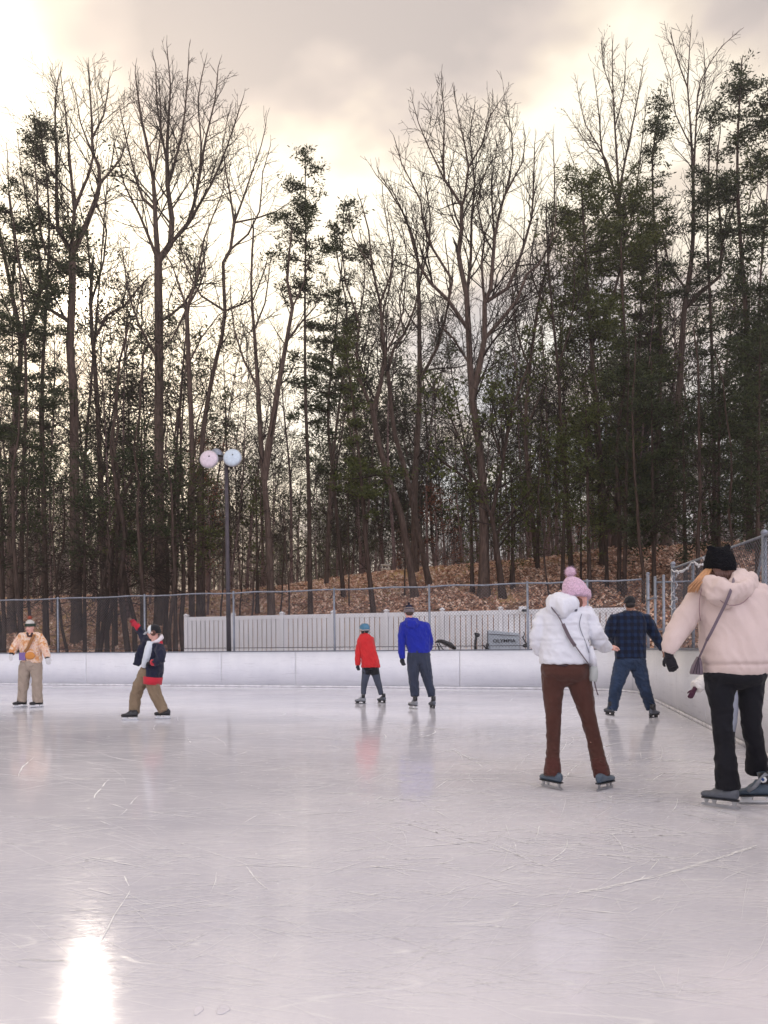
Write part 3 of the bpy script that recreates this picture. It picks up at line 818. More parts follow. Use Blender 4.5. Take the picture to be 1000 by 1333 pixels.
def guided(seed, Y, guides, spread=0.22):
    """guides: [(pixel polyline, start radius in m, end radius)], the first is the trunk. Real 3-D limbs with depth."""
    rng = random.Random(seed); allp = []; res = []
    for gi, (poly, r0, r1) in enumerate(guides):
        a = P(poly[0][0], poly[0][1], Y)
        yy = Y
        if gi and allp: 
            b = min(allp, key=lambda q: (q.x * Y / q.y - a.x) ** 2 + ((q.z - EYE) * Y / q.y - (a.z - EYE)) ** 2); yy = b.y
        slope = rng.uniform(-1, 1) * spread if gi else 0
        pts = []; prev = None; s = 0
        for (px, py) in poly:
            q0 = P(px, py, Y)
            if prev is not None: s += (q0 - prev).length
            prev = q0
            pts.append(P(px, py, yy + slope * s + (rng.gauss(0, .06) if s else 0)))
        if gi == 0:
            z = gh(pts[0].x, pts[0].y)
            pts[0] = Vector((pts[0].x, pts[0].y, z - 0.15))
        elif allp:
            pts[0] = b.copy()
        sm = smooth_poly(pts, 0.7)
        allp += sm
        n = len(sm); rad = [r0 + (r1 - r0) * (i / (n - 1)) ** 0.9 for i in range(n)]
        if gi == 0:
            for i in range(n):
                h = (sm[i] - sm[0]).length; rad[i] *= (0.86 + 0.28 * math.exp(-h / 0.45))
        res.append((sm, rad, gi))
    return rng, res

def finish_tree(name, label, cat, lines_trunk, lines_crown, leaves, base, tm, cm=None, group=None):
    root = empty(name, base, label, cat, group)
    link_mesh('trunk', tubes_np(lines_trunk, 'trunk'), tm, root)
    if lines_crown: link_mesh('crown', tubes_np(lines_crown, 'crown'), M['twig'], root)
    if leaves:
        for lf, m, nm in leaves: 
            if lf is not None: link_mesh(nm, lf, m, root, smooth=False)
    return root

def needle_mesh(rng, tufts, name, per=14, size=(0.10, 0.24), width=0.35, flat=0.6):
    """tufts: (x,y,z,radius) ; each is a loose ball of leaf-sized faces"""
    T = np.array(tufts); m = len(T); r = np.random.default_rng(rng.randrange(1 << 30))
    n = m * per
    c = np.repeat(T[:, :3], per, axis=0); rr = np.repeat(T[:, 3], per)
    off = r.normal(0, 0.5, (n, 3)) * rr[:, None]; off[:, 2] *= flat
    c = c + off
    d = off + r.normal(0, .35, (n, 3)) * rr[:, None]; d[:, 2] += 0.05; d /= np.maximum(np.linalg.norm(d, axis=1, keepdims=True), 1e-6)
    u = np.cross(d, r.normal(0, 1, (n, 3))); u /= np.maximum(np.linalg.norm(u, axis=1, keepdims=True), 1e-6)
    L = r.uniform(size[0], size[1], n)[:, None]; W = L * width * 0.5
    V = np.stack([c - d * L * .5, c - u * W, c + d * L * .6, c + u * W], axis=1)
    Q = np.arange(n * 4).reshape(n, 4)
    return np_mesh(name, V, quads=Q)

def bare_tree(seed, Y, guides, label, start_py=700, dens=1.0, maxlev=3, tm='bark_grey', name='bare_tree', lenf=1.0, up=0.10, leaves=None, side_len=(1.6, 3.4), cat='tree'):
    rng, res = guided(seed, Y, guides)
    trunk = []; crown = []; tips = []
    zstart = P(500, start_py, Y).z
    for sm, rad, gi in res:
        trunk.append(([tuple(p) for p in sm], rad, 9 if rad[0] > 0.12 else 6))
        n = len(sm); Ltot = sum((sm[i + 1] - sm[i]).length for i in range(n - 1)); s = 0
        for i in range(1, n):
            s += (sm[i] - sm[i - 1]).length
            if sm[i].z < zstart: continue
            t = s / max(Ltot, 1e-3)
            if gi == 0 and len(guides) > 1 and t < 0.25: continue
            d = (sm[i] - sm[i - 1]).normalized()
            k = dens * (sm[i] - sm[i - 1]).length * (0.9 + 3.4 * t)
            k = int(k) + (1 if rng.random() < k - int(k) else 0)
            for _ in range(k):
                L = rng.uniform(*side_len) * (1.2 - 0.95 * t) * lenf
                cd = rot_to(tuple(d), rng.uniform(0.4, 1.0), rng.uniform(0, 6.283))
                q = sm[i - 1].lerp(sm[i], rng.random())
                grow(rng, crown, tuple(q), cd, L, max(0.011, min(rad[i] * .55, 0.012 * L + 0.006)), 1, maxlev, up, 0.13)
        # the limb runs out into a spray of twigs
        d = (sm[-1] - sm[-2]).normalized()
        grow(rng, crown, tuple(sm[-1]), tuple(d), rng.uniform(.45, .8) * lenf, max(0.012, rad[-1]), 1, maxlev, up, 0.12)
    lf = []
    if leaves:
        mat, frac, per, size = leaves
        tf = [(l[0][-1][0], l[0][-1][1], l[0][-1][2], 0.22) for l in crown if len(l[0]) and rng.random() < frac]
        if tf: lf = [(needle_mesh(rng, tf, 'foliage', per, size, 0.55), M[mat], 'foliage')]
    base = res[0][0][0]
    return finish_tree(name, label, cat, trunk, crown, lf, (base.x, base.y, base.z + .15), M[tm])

def pine(seed, Y, guides, label, top, prof, dens=1.0, mat='needle', tuft=0.30, per=12, name='pine_tree', bl=None, droop=-0.05, size=(0.10, 0.25), tm='bark_dark', gap=0.25, group=None, cat='pine tree', whorl=True):
    """top: list of (py, half-width px) foliage envelope from the top down; branches outside the envelope stay bare"""
    rng, res = guided(seed, Y, guides)
    trunk = []; crown = []; tufts = []
    def env(py):
        for (a, wa), (b, wb) in zip(top[:-1], top[1:]):
            if a <= py <= b: return wa + (wb - wa) * (py - a) / max(1, b - a)
        return 0
    for sm, rad, gi in res:
        trunk.append(([tuple(p) for p in sm], rad, 8))
        n = len(sm); pos = 0.0; L0 = [0.0]
        for i in range(1, n): L0.append(L0[-1] + (sm[i] - sm[i - 1]).length)
        wh = 0.3
        while wh < L0[-1]:
            i = 1
            while i < n - 1 and L0[i] < wh: i += 1
            q0 = sm[i - 1].lerp(sm[i], (wh - L0[i - 1]) / max(1e-6, L0[i] - L0[i - 1]))
            py = HY - (q0.z - EYE) * F / q0.y; w = env(py) * q0.y / F
            wh += (rng.uniform(.45, .85) if whorl else rng.uniform(.14, .24)) / max(.6, dens) ** .5 * (.55 if py < top[0][0] + 70 else 1)
            if w <= 0.05:
                if py > top[-1][0] and rng.random() < 0.4:    # dead snags on the lower trunk
                    az = rng.uniform(0, 6.283); grow(rng, crown, tuple(q0), (math.cos(az), math.sin(az), rng.uniform(-.1, .3)), rng.uniform(.5, 1.8), 0.014, 2, 3, 0.0, 0.15)
                continue
            if whorl and py > top[0][0] + 90 and rng.random() < gap * .6: continue
            lev_len = rng.uniform(.6, 1.15)
            for _ in range(rng.choice((3, 4, 5)) if whorl else 1):
                q = q0 + Vector((0, 0, rng.gauss(0, .06)))
                az = rng.uniform(0, 6.283); L = w * lev_len * rng.uniform(0.6, 1.15)
                if whorl: el = rng.uniform(-.05, .3) if py > top[0][0] + 40 else rng.uniform(.3, .9)
                else: el = rng.uniform(0, .6)
                d = (math.cos(az), math.sin(az), el); l = math.sqrt(1 + el * el); d = tuple(c / l for c in d)
                br = []
                grow(rng, br, tuple(q), d, max(.35, L), min(0.045, 0.013 + 0.008 * L), 1, 2, droop if not whorl else .015, 0.10, dens=1.9, ratio=0.42)
                crown += br
                pts, rr, _s = br[0]
                for (pp, r2, _k) in br:
                    m = len(pp)
                    for j in range(m):
                        f = j / max(1, m - 1)
                        if (pp is pts and f < 0.42) or rng.random() < 0.22: continue
                        x, y, z = pp[j]
                        tufts.append((x + rng.gauss(0, .08), y + rng.gauss(0, .08), z + rng.gauss(0.05, .05), tuft * rng.uniform(.7, 1.4)))
    base = res[0][0][0]
    lf = [(needle_mesh(rng, tufts, 'foliage', int(per * 2.6), (size[0] * .7, size[1] * .75), .36, .45 if whorl else .7), M[mat], 'foliage')] if tufts else []
    return finish_tree(name, label, cat, trunk, crown, lf, (base.x, base.y, base.z + .15), M[tm], group=group)

def px_chain(*a): return list(a)

def build_bare_trees():
    B = bare_tree
    B(1, 32.5, [([(100, 775), (97, 650), (96, 520), (91, 450), (94, 390), (94, 330)], .29, .17),
              ([(94, 335), (113, 291), (125, 260), (130, 239), (128.7, 215), (121, 200), (119.5, 155), (115.5, 97)], .13, .02),
              ([(94, 330), (97, 273), (108, 245), (115.5, 228), (121, 205)], .10, .05),
              ([(94, 335), (76, 299), (73.5, 207), (72, 129), (79, 92)], .10, .02),
              ([(97, 280), (92, 220), (85, 142), (80, 105)], .08, .02),
              ([(130, 240), (145, 222), (157, 207), (163, 190), (168, 170)], .06, .02),
              ([(119, 200), (105, 160), (98, 120)], .05, .02), ([(121, 190), (135, 150), (142, 105)], .05, .02),
              ([(96, 420), (60, 400), (40, 375), (20, 330)], .09, .02),
              ([(95, 370), (60, 330), (50, 270), (45, 200)], .08, .02)],
      'tall thick grey trunked bare tree at the left with the sun just beside it', 560, 1.0)
    B(2, 35, [([(136, 775), (130, 600), (125, 500), (121, 445), (118, 395), (120, 350)], .19, .09),
              ([(121, 445), (140, 410), (162, 398), (194, 360), (225, 345)], .08, .02),
              ([(119, 400), (135, 340), (139, 300), (128, 270), (118, 240)], .07, .02),
              ([(120, 360), (112, 300), (100, 260)], .06, .02)],
      'slimmer bare tree just right of the sun with a limb reaching right', 520, 0.8)
    B(3, 33.5, [([(208, 780), (207, 600), (207, 500), (207, 420), (206, 372), (206, 340)], .29, .2),
              ([(206, 345), (203, 300), (202, 273), (199.6, 234), (192, 190), (184, 155), (176, 95)], .13, .02),
              ([(206, 350), (222, 318), (224, 285), (218, 240), (218, 180), (222, 110), (218, 68)], .15, .02),
              ([(223, 315), (245, 290), (258, 240), (268, 180), (280, 130), (284, 88)], .09, .02),
              ([(240, 295), (275, 240), (296, 190), (314, 135)], .07, .02),
              ([(203, 285), (186, 258), (170, 205), (158, 150)], .07, .02),
              ([(205, 330), (182, 280), (162, 240), (150, 190)], .08, .02),
              ([(220, 235), (236, 180), (243, 120), (246, 75)], .07, .02),
              ([(218, 200), (205, 140), (203, 85)], .06, .02),
              ([(199, 230), (210, 170), (207, 110)], .05, .02),
              ([(257, 245), (262, 190), (258, 130), (266, 85)], .05, .02),
              ([(207, 430), (240, 395), (262, 350), (270, 310)], .07, .02),
              ([(207, 470), (180, 420), (165, 370), (160, 330)], .07, .02)],
      'tallest bare tree at left with a broad fan of upright branches', 520, 1.15)
    B(4, 32, [([(259, 775), (262, 600), (275, 497), (289, 439), (293, 405), (290.6, 342), (300, 325), (305, 290)], .17, .07),
              ([(305, 292), (300, 255), (294.5, 226), (290, 190), (297, 150)], .05, .015),
              ([(304, 290), (315, 263), (331, 216), (340, 190), (346, 165)], .05, .015),
              ([(308, 301), (334, 284), (360, 275), (379, 262)], .045, .015),
              ([(297, 330), (323, 305), (338, 275), (342, 225), (352, 190)], .05, .015),
              ([(290, 390), (262, 385), (240, 340), (232, 300)], .05, .015),
              ([(292, 405), (330, 390), (345, 350), (350, 330)], .05, .015)],
      'bare tree with a crooked S shaped trunk above the floodlights', 560, 0.9, lenf=.9)
    B(5, 31, [([(249, 775), (250, 600), (247, 500), (243, 402)], .15, .1),
              ([(243, 404), (233, 370), (224, 345), (210, 320)], .05, .015),
              ([(244, 404), (260, 372), (267, 352), (266, 330)], .05, .02),
              ([(243, 402), (256, 365), (266, 310), (290, 250), (294, 215)], .06, .015),
              ([(245, 410), (225, 440), (205, 460)], .05, .02),
              ([(246, 480), (262, 440), (285, 410), (310, 395)], .04, .015)],
      'bare tree with a knobbly fork below the crooked trunk', 560, 0.9, lenf=.85)
    B(6, 30, [([(354, 772), (350, 700), (344, 625), (340, 580), (336, 505), (331, 430), (327, 370), (330, 300)], .2, .04),
              ([(344, 625), (350, 580), (356, 545), (362, 505), (373, 445), (381, 400), (374, 365), (380, 300)], .15, .03),
              ([(373, 445), (392, 420), (410, 400), (418, 370)], .05, .015), ([(336, 505), (318, 470), (305, 430), (300, 380)], .05, .015),
              ([(381, 400), (395, 370), (405, 330)], .04, .015), ([(331, 430), (345, 395), (352, 340)], .04, .015)],
      'bare tree whose trunk splits in a long narrow V right of the floodlights', 600, 0.9, lenf=.8, leaves=('twigleaf', .10, 2, (.05, .11)))
    B(7, 31.5, [([(541, 745), (522, 670), (505, 622), (490, 562), (485.5, 535)], .19, .13),
              ([(486, 537), (470, 499), (464, 460), (468, 420), (450, 370), (446, 330)], .08, .02),
              ([(486, 537), (494.5, 505), (502, 460), (497.5, 430), (495, 395), (485, 350), (480, 300), (470, 262)], .10, .02),
              ([(501, 465), (513, 440), (525, 405), (528, 350)], .05, .015), ([(496, 400), (508, 360), (512, 310), (505, 275)], .05, .015),
              ([(470, 500), (450, 475), (430, 462)], .04, .015), ([(486, 350), (460, 310), (452, 280)], .04, .015)],
      'grey bare tree leaning left with a wide fork, near the middle of the wood', 580, 0.9, lenf=.9, leaves=('twigleaf', .06, 2, (.05, .1)))
    B(8, 33, [([(560, 748), (540, 670), (529, 616), (514, 565), (508, 514), (505, 484)], .16, .1),
              ([(505, 484), (512, 455), (526, 435), (540, 400), (548, 360), (552, 310)], .07, .02),
              ([(505, 486), (496, 440), (500, 400), (512, 350), (505, 300), (498, 250)], .06, .015),
              ([(526, 435), (520, 390), (530, 340), (522, 290)], .04, .015)],
      'dark leaning bare tree right behind the grey forked one', 580, 0.8, lenf=.85)
    B(9, 36, [([(540, 737), (540, 640), (546, 520), (546, 430), (545, 370)], .21, .1),
              ([(549, 490), (570, 451), (579, 418), (586, 370), (580, 320)], .09, .02),
              ([(545, 372), (543, 330), (530, 290), (512, 250), (497, 232)], .07, .02),
              ([(545, 375), (556, 330), (560, 280), (552, 230)], .06, .02), ([(546, 430), (525, 400), (515, 370)], .05, .02)],
      'straight pale grey bare tree between the leaning ones and the big double tree', 600, 0.8)
    B(10, 30, [([(630, 768), (630, 670), (624, 580), (615, 520), (612, 475), (610, 430), (607.6, 384), (599.7, 347), (597, 331)], .27, .1),
              ([(597, 331), (601, 299), (601, 268), (590, 250), (578.7, 234), (577, 205), (578.7, 152), (574.7, 108)], .09, .015),
              ([(601, 280), (605, 257), (610, 218), (600, 166), (592, 126)], .06, .015),
              ([(610, 218), (628, 187), (636, 155), (651, 131)], .04, .012),
              ([(608, 385), (613, 336), (614, 284), (618, 236), (612, 180), (618, 140)], .07, .015),
              ([(617, 500), (631, 441), (631, 394), (639, 376), (644, 310), (657, 255), (681, 210), (684, 179)], .14, .015),
              ([(636, 410), (660, 376), (681, 323), (692, 284), (695, 231), (696, 187)], .08, .015),
              ([(636, 428), (673, 391), (686, 357), (702, 344), (722, 300), (724, 250)], .08, .015),
              ([(631, 400), (627, 342), (631, 310), (621, 268), (635, 215)], .06, .015),
              ([(608, 440), (584, 391), (560, 368), (547, 347), (539, 323), (529, 284), (505, 245), (490, 228)], .08, .015),
              ([(584, 391), (589, 365), (563, 323), (550, 284), (548, 262), (523, 213), (515, 185)], .06, .015),
              ([(612, 475), (590, 440), (570, 420), (560, 395)], .05, .015),
              ([(578, 235), (562, 200), (545, 160), (538, 135)], .04, .012),
              ([(657, 255), (668, 200), (662, 150)], .04, .012), ([(645, 300), (640, 240), (648, 190)], .05, .012)],
      'big bare tree right of centre with wide spreading upper limbs', 560, 1.1, tm='bark_grey')
    B(11, 29.6, [([(655, 765), (648, 724), (640, 672), (625, 640), (600, 618), (575, 600)], .17, .05),
              ([(641, 672), (655, 600), (668, 530), (690, 470), (700, 410)], .09, .02),
              ([(620, 635), (605, 590), (585, 540), (560, 500)], .06, .02), ([(648, 700), (672, 660), (690, 640)], .05, .02),
              ([(655, 600), (640, 560), (645, 500)], .05, .02)],
      'dark stooping tree growing beside the foot of the big bare tree', 700, 1.0, tm='bark_dark', leaves=('needle_warm', .5, 7, (.08, .2)))
    B(12, 36, [([(800, 775), (806, 620), (812, 480), (811, 417), (808, 315), (805, 240), (800.5, 165), (797.5, 105), (797.5, 56)], .22, .02),
              ([(807, 275), (799, 246), (784, 198), (779.5, 144), (773.5, 98)], .07, .012), ([(806, 262), (809, 234), (820, 180), (829, 135), (838, 78)], .07, .012),
              ([(808, 300), (790, 210), (762, 162), (751, 108)], .06, .012), ([(811, 340), (825, 270), (834, 200), (842, 130)], .06, .012),
              ([(801, 165), (812, 120), (815, 65)], .04, .01), ([(785, 200), (768, 192), (739, 150)], .03, .01),
              ([(797, 120), (785, 85), (783, 60)], .03, .01), ([(808, 315), (770, 250), (748, 215), (738, 190)], .05, .012)],
      'tall narrow bare tree with an oval top on the right side of the sky', 330, 1.35, lenf=.75, leaves=('twigleaf', .10, 2, (.05, .1)))
    B(13, 34, [([(866, 770), (878, 600), (886, 480), (891, 402), (901, 330), (902.5, 240), (898, 150), (895, 114), (883, 81), (874, 47)], .26, .02),
              ([(896, 114), (898, 60), (899.5, 38)], .04, .012), ([(901, 250), (907, 150), (912, 105), (940, 60), (958, 44)], .06, .012),
              ([(891, 402), (915, 378), (937, 360), (940, 318), (933, 225), (938, 170)], .1, .02), ([(900, 200), (880, 150), (872, 100), (862, 70)], .04, .012),
              ([(907, 150), (918, 110), (916, 60)], .04, .012), ([(894, 380), (870, 340), (862, 290)], .06, .02), ([(940, 320), (955, 270), (962, 230)], .05, .015)],
      'tall thin bare tree left of the tallest pine with a heavy limb bent right', 420, 1.2, lenf=.75)
    B(14, 31, [([(745, 770), (738, 660), (731, 560), (726, 475), (720, 415), (713, 330), (711, 272)], .13, .03),
              ([(726, 475), (742, 430), (748, 370), (745, 310)], .05, .015), ([(720, 415), (700, 380), (690, 340), (700, 290)], .05, .015), ([(731, 560), (752, 510), (770, 470)], .05, .015)],
      'slim dark bare tree leaning left in front of the evergreen mass', 560, 0.9, tm='bark_dark', lenf=.8, leaves=('needle_warm', .16, 5, (.08, .18)))
    B(15, 35, [([(15, 775), (14, 640), (20, 540), (27, 450), (15, 380), (5, 330), (-5, 280)], .24, .08),
              ([(27, 452), (48, 400), (52, 340), (38, 280), (28, 220), (24, 190)], .1, .02), ([(16, 385), (20, 330), (12, 260), (10, 200)], .06, .02), ([(48, 400), (62, 350), (70, 300)], .05, .02)],
      'heavy forked trunk at the far left edge of the wood', 560, 0.9)
    B(16, 37, [([(425, 765), (430, 640), (440, 540), (452, 450), (450, 390), (440, 340), (435, 300)], .12, .03),
              ([(452, 450), (470, 400), (475, 350), (468, 300)], .05, .015), ([(445, 500), (420, 460), (405, 430)], .04, .015)],
      'thin curved bare tree between the slender pine and the leaning grey fork', 600, 0.9, lenf=.8, leaves=('twigleaf', .15, 2, (.05, .11)))
    B(17, 34, [([(700, 770), (690, 640), (684, 560), (690, 480), (700, 400), (715, 330), (722, 260), (720, 180)], .14, .02),
              ([(690, 480), (672, 430), (668, 380), (660, 330)], .05, .015), ([(684, 560), (705, 510), (722, 460)], .05, .015), ([(715, 330), (735, 280), (738, 230)], .04, .012)],
      'thin bare tree with a bent stem right of the big double tree', 560, 1.0, lenf=.8)

def build_pines():
    p = pine
    p(31, 31, [([(404, 772), (402, 640), (398, 520), (397, 400), (398, 300), (397, 197)], .125, .02)], 'slender pine with a pointed top standing alone near the middle',
      [(195, 3), (208, 10), (235, 28), (285, 44), (330, 48), (400, 50), (470, 50), (560, 34), (600, 20)], None, .85, tuft=.24, per=9, gap=.42)
    p(32, 32.5, [([(60, 775), (56, 600), (55, 500), (60, 400), (64, 300), (60, 220), (50, 158)], .17, .03)], 'dark pine with layered tufts left of the sun',
      [(152, 10), (185, 42), (240, 56), (300, 62), (360, 60), (430, 50), (500, 34), (560, 16)], None, .85, tuft=.27, per=10, gap=.36)
    p(33, 31, [([(25, 775), (30, 640), (34, 500), (30, 400), (22, 320), (12, 250)], .14, .03)], 'second dark pine lower and closer to the left edge',
      [(220, 8), (270, 40), (350, 54), (430, 56), (520, 50), (600, 42), (660, 20)], None, .75, tuft=.27, per=9, gap=.36)
    p(34, 33, [([(448, 790), (440, 690), (433, 610), (427, 535), (438, 420), (446, 330), (447, 268)], .11, .02)], 'thin pine with small open tufts right of the slender pine',
      [(265, 8), (300, 34), (350, 44), (420, 46), (500, 40), (560, 36), (620, 20)], None, .55, tuft=.23, per=8, gap=.42)
    p(35, 30, [([(487, 793), (476, 700), (472, 640), (466, 580), (459, 520), (452, 470), (447, 430)], .13, .03)], 'leaning pine with one low green bough above the boy in red',
      [(430, 6), (470, 18), (560, 22), (602, 24), (612, 66), (648, 72), (662, 30), (680, 5)], None, .8, mat='needle_warm', tuft=.25, per=11, gap=.1)
    p(36, 32, [([(786, 775), (780, 600), (770, 450), (762, 330), (757, 238)], .18, .04), ([(772, 460), (800, 380), (815, 300), (812, 250)], .08, .02)],
      'broad rounded evergreen with yellowish green foliage', [(228, 14), (255, 45), (320, 58), (400, 62), (470, 66), (540, 62), (620, 50), (690, 30)], None, .85, mat='needle_warm', tuft=.30, per=11, gap=.18)
    p(37, 34, [([(850, 775), (856, 600), (860, 430), (852, 300), (850, 200), (862, 128)], .17, .03)], 'tall ragged pine between the two tall bare trees',
      [(122, 4), (140, 18), (180, 28), (260, 30), (330, 42), (420, 48), (520, 55), (640, 50), (700, 24)], None, .68, tuft=.27, per=10, gap=.36)
    p(38, 31, [([(977, 765), (975, 600), (972, 430), (963, 300), (960, 200), (966, 76)], .2, .03)], 'tallest pine on the right with a pointed crown above all others',
      [(72, 2), (95, 12), (130, 26), (180, 40), (250, 50), (330, 52), (420, 50), (520, 58), (640, 60), (700, 20)], None, .8, tuft=.28, per=10, gap=.33)
    p(39, 30, [([(1012, 765), (1008, 600), (1004, 400), (1003, 250), (1000, 118)], .2, .03)], 'dark pine cut by the right edge of the picture',
      [(112, 6), (150, 30), (220, 44), (320, 56), (450, 62), (560, 70), (700, 60)], None, .8, tuft=.29, per=10, gap=.28)
    p(40, 33, [([(930, 775), (930, 600), (926, 430), (921, 300), (925, 150)], .13, .03)], 'pine with open tufts just left of the tallest pine',
      [(132, 6), (170, 22), (250, 32), (340, 36), (430, 30), (500, 34), (600, 30)], None, .62, tuft=.26, per=9, gap=.36)
    p(41, 34, [([(823, 770), (827, 620), (832, 480), (835, 380), (838, 300)], .13, .03)], 'evergreen filling the gap right of the yellowish green one',
      [(290, 6), (330, 28), (400, 40), (480, 46), (560, 48), (640, 44), (700, 26)], None, .8, tuft=.28, per=10, gap=.25, mat='needle_warm')
    # small cedars of the understorey, foliage nearly to the ground
    under = [
        (732, 29.5, 545, 34, 'small cedar below the broad rounded evergreen, left one', 'needle_warm', 1.0),
        (768, 28.5, 500, 42, 'bushy cedar just behind the woman in the pink bobble hat', 'needle_warm', 1.0),
        (812, 28, 430, 46, 'dense dark cedar above the man in plaid', 'needle', 1.15),
        (852, 27.6, 470, 42, 'dense cedar at the corner of the rink fence', 'needle', 1.15),
        (893, 27, 520, 44, 'low dark cedar behind the black hat', 'needle', 1.1),
        (935, 27, 470, 46, 'dense cedar just right of the black hat', 'needle', 1.1),
        (985, 25.5, 430, 54, 'dense green cedar at the right edge', 'needle', 1.1),
        (668, 30.5, 600, 30, 'thin shrubby cedar leaning at the foot of the big bare tree', 'needle_warm', .6),
        (615, 30.5, 590, 24, 'ragged cedar wrapped round the foot of the big bare tree', 'needle_warm', .6),
        (185, 28.5, 545, 36, 'dark cedar behind the skater with the raised arm', 'needle', 1.1),
        (228, 29, 575, 34, 'dark cedar left of the floodlight pole', 'needle', 1.1),
        (265, 30, 600, 28, 'small cedar right behind the floodlight pole', 'needle_warm', .7),
        (110, 28, 590, 34, 'sparse cedar between the two left skaters', 'needle', 1.0),
        (60, 28.5, 560, 32, 'sparse cedar behind the skater in the orange jacket', 'needle', .9),
        (5, 28.5, 600, 34, 'sparse cedar at the very left edge', 'needle', .9),
        (150, 31, 610, 26, 'small thin cedar in the shade behind the raised red mitten', 'needle_warm', .6),
        (335, 33, 615, 18, 'very small cedar at the foot of the V shaped tree', 'needle_warm', .6),
        (700, 33, 620, 28, 'small pale green cedar behind the fence post left of the pink hat', 'needle_warm', .6),
    ]
    for i, (px, Y, top, w, lab, mt, dn) in enumerate(under):
        lean = random.Random(i).uniform(-8, 8)
        bot = 735 if px > 700 else 745
        p(60 + i, Y, [([(px, 775), (px + lean * .3, 700), (px + lean, top)], .11, .02)], lab,
          [(top, 4), (top + 25, w * .55), (top + 70, w), (bot - 40, w * .95), (bot, w * .35)], None, dn, mat=mt, tuft=.30, per=9, name='cedar_tree', whorl=False, gap=.22, cat='cedar', size=(.09, .22), droop=-.02)

def build_rust_trees():
    for i, (px, Y, top, w, lab) in enumerate([(566, 39, 625, 34, 'small beech holding rust red leaves left of the big bare tree'),
                                   (590, 42, 690, 26, 'low rust leaved beech behind the big bare tree on the crest'),
                                   (270, 34, 560, 34, 'small beech with reddish leaves by the floodlight pole'),
                                   (160, 35, 650, 26, 'small rust leaved beech behind the left dark cedars'),
                                   (520, 45, 680, 24, 'faint rust leaved sapling near the picnic table'),
                                   (195, 38, 600, 24, 'reddish leaved sapling behind the dark cedars at left'),
                                   (750, 40, 650, 24, 'small reddish sapling behind the cedars on the right')]):
        pine(90 + i, Y, [([(px, 775), (px + 3, 700), (px - 4, top)], .07, .015)], lab,
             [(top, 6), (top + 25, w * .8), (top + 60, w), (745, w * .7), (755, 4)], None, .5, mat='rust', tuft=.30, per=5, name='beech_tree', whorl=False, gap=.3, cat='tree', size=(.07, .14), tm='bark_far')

def copy_tree(o):
    c = o.copy(); C.objects.link(c)
    for ch in o.children:
        d = ch.copy(); C.objects.link(d); d.parent = c
    return c

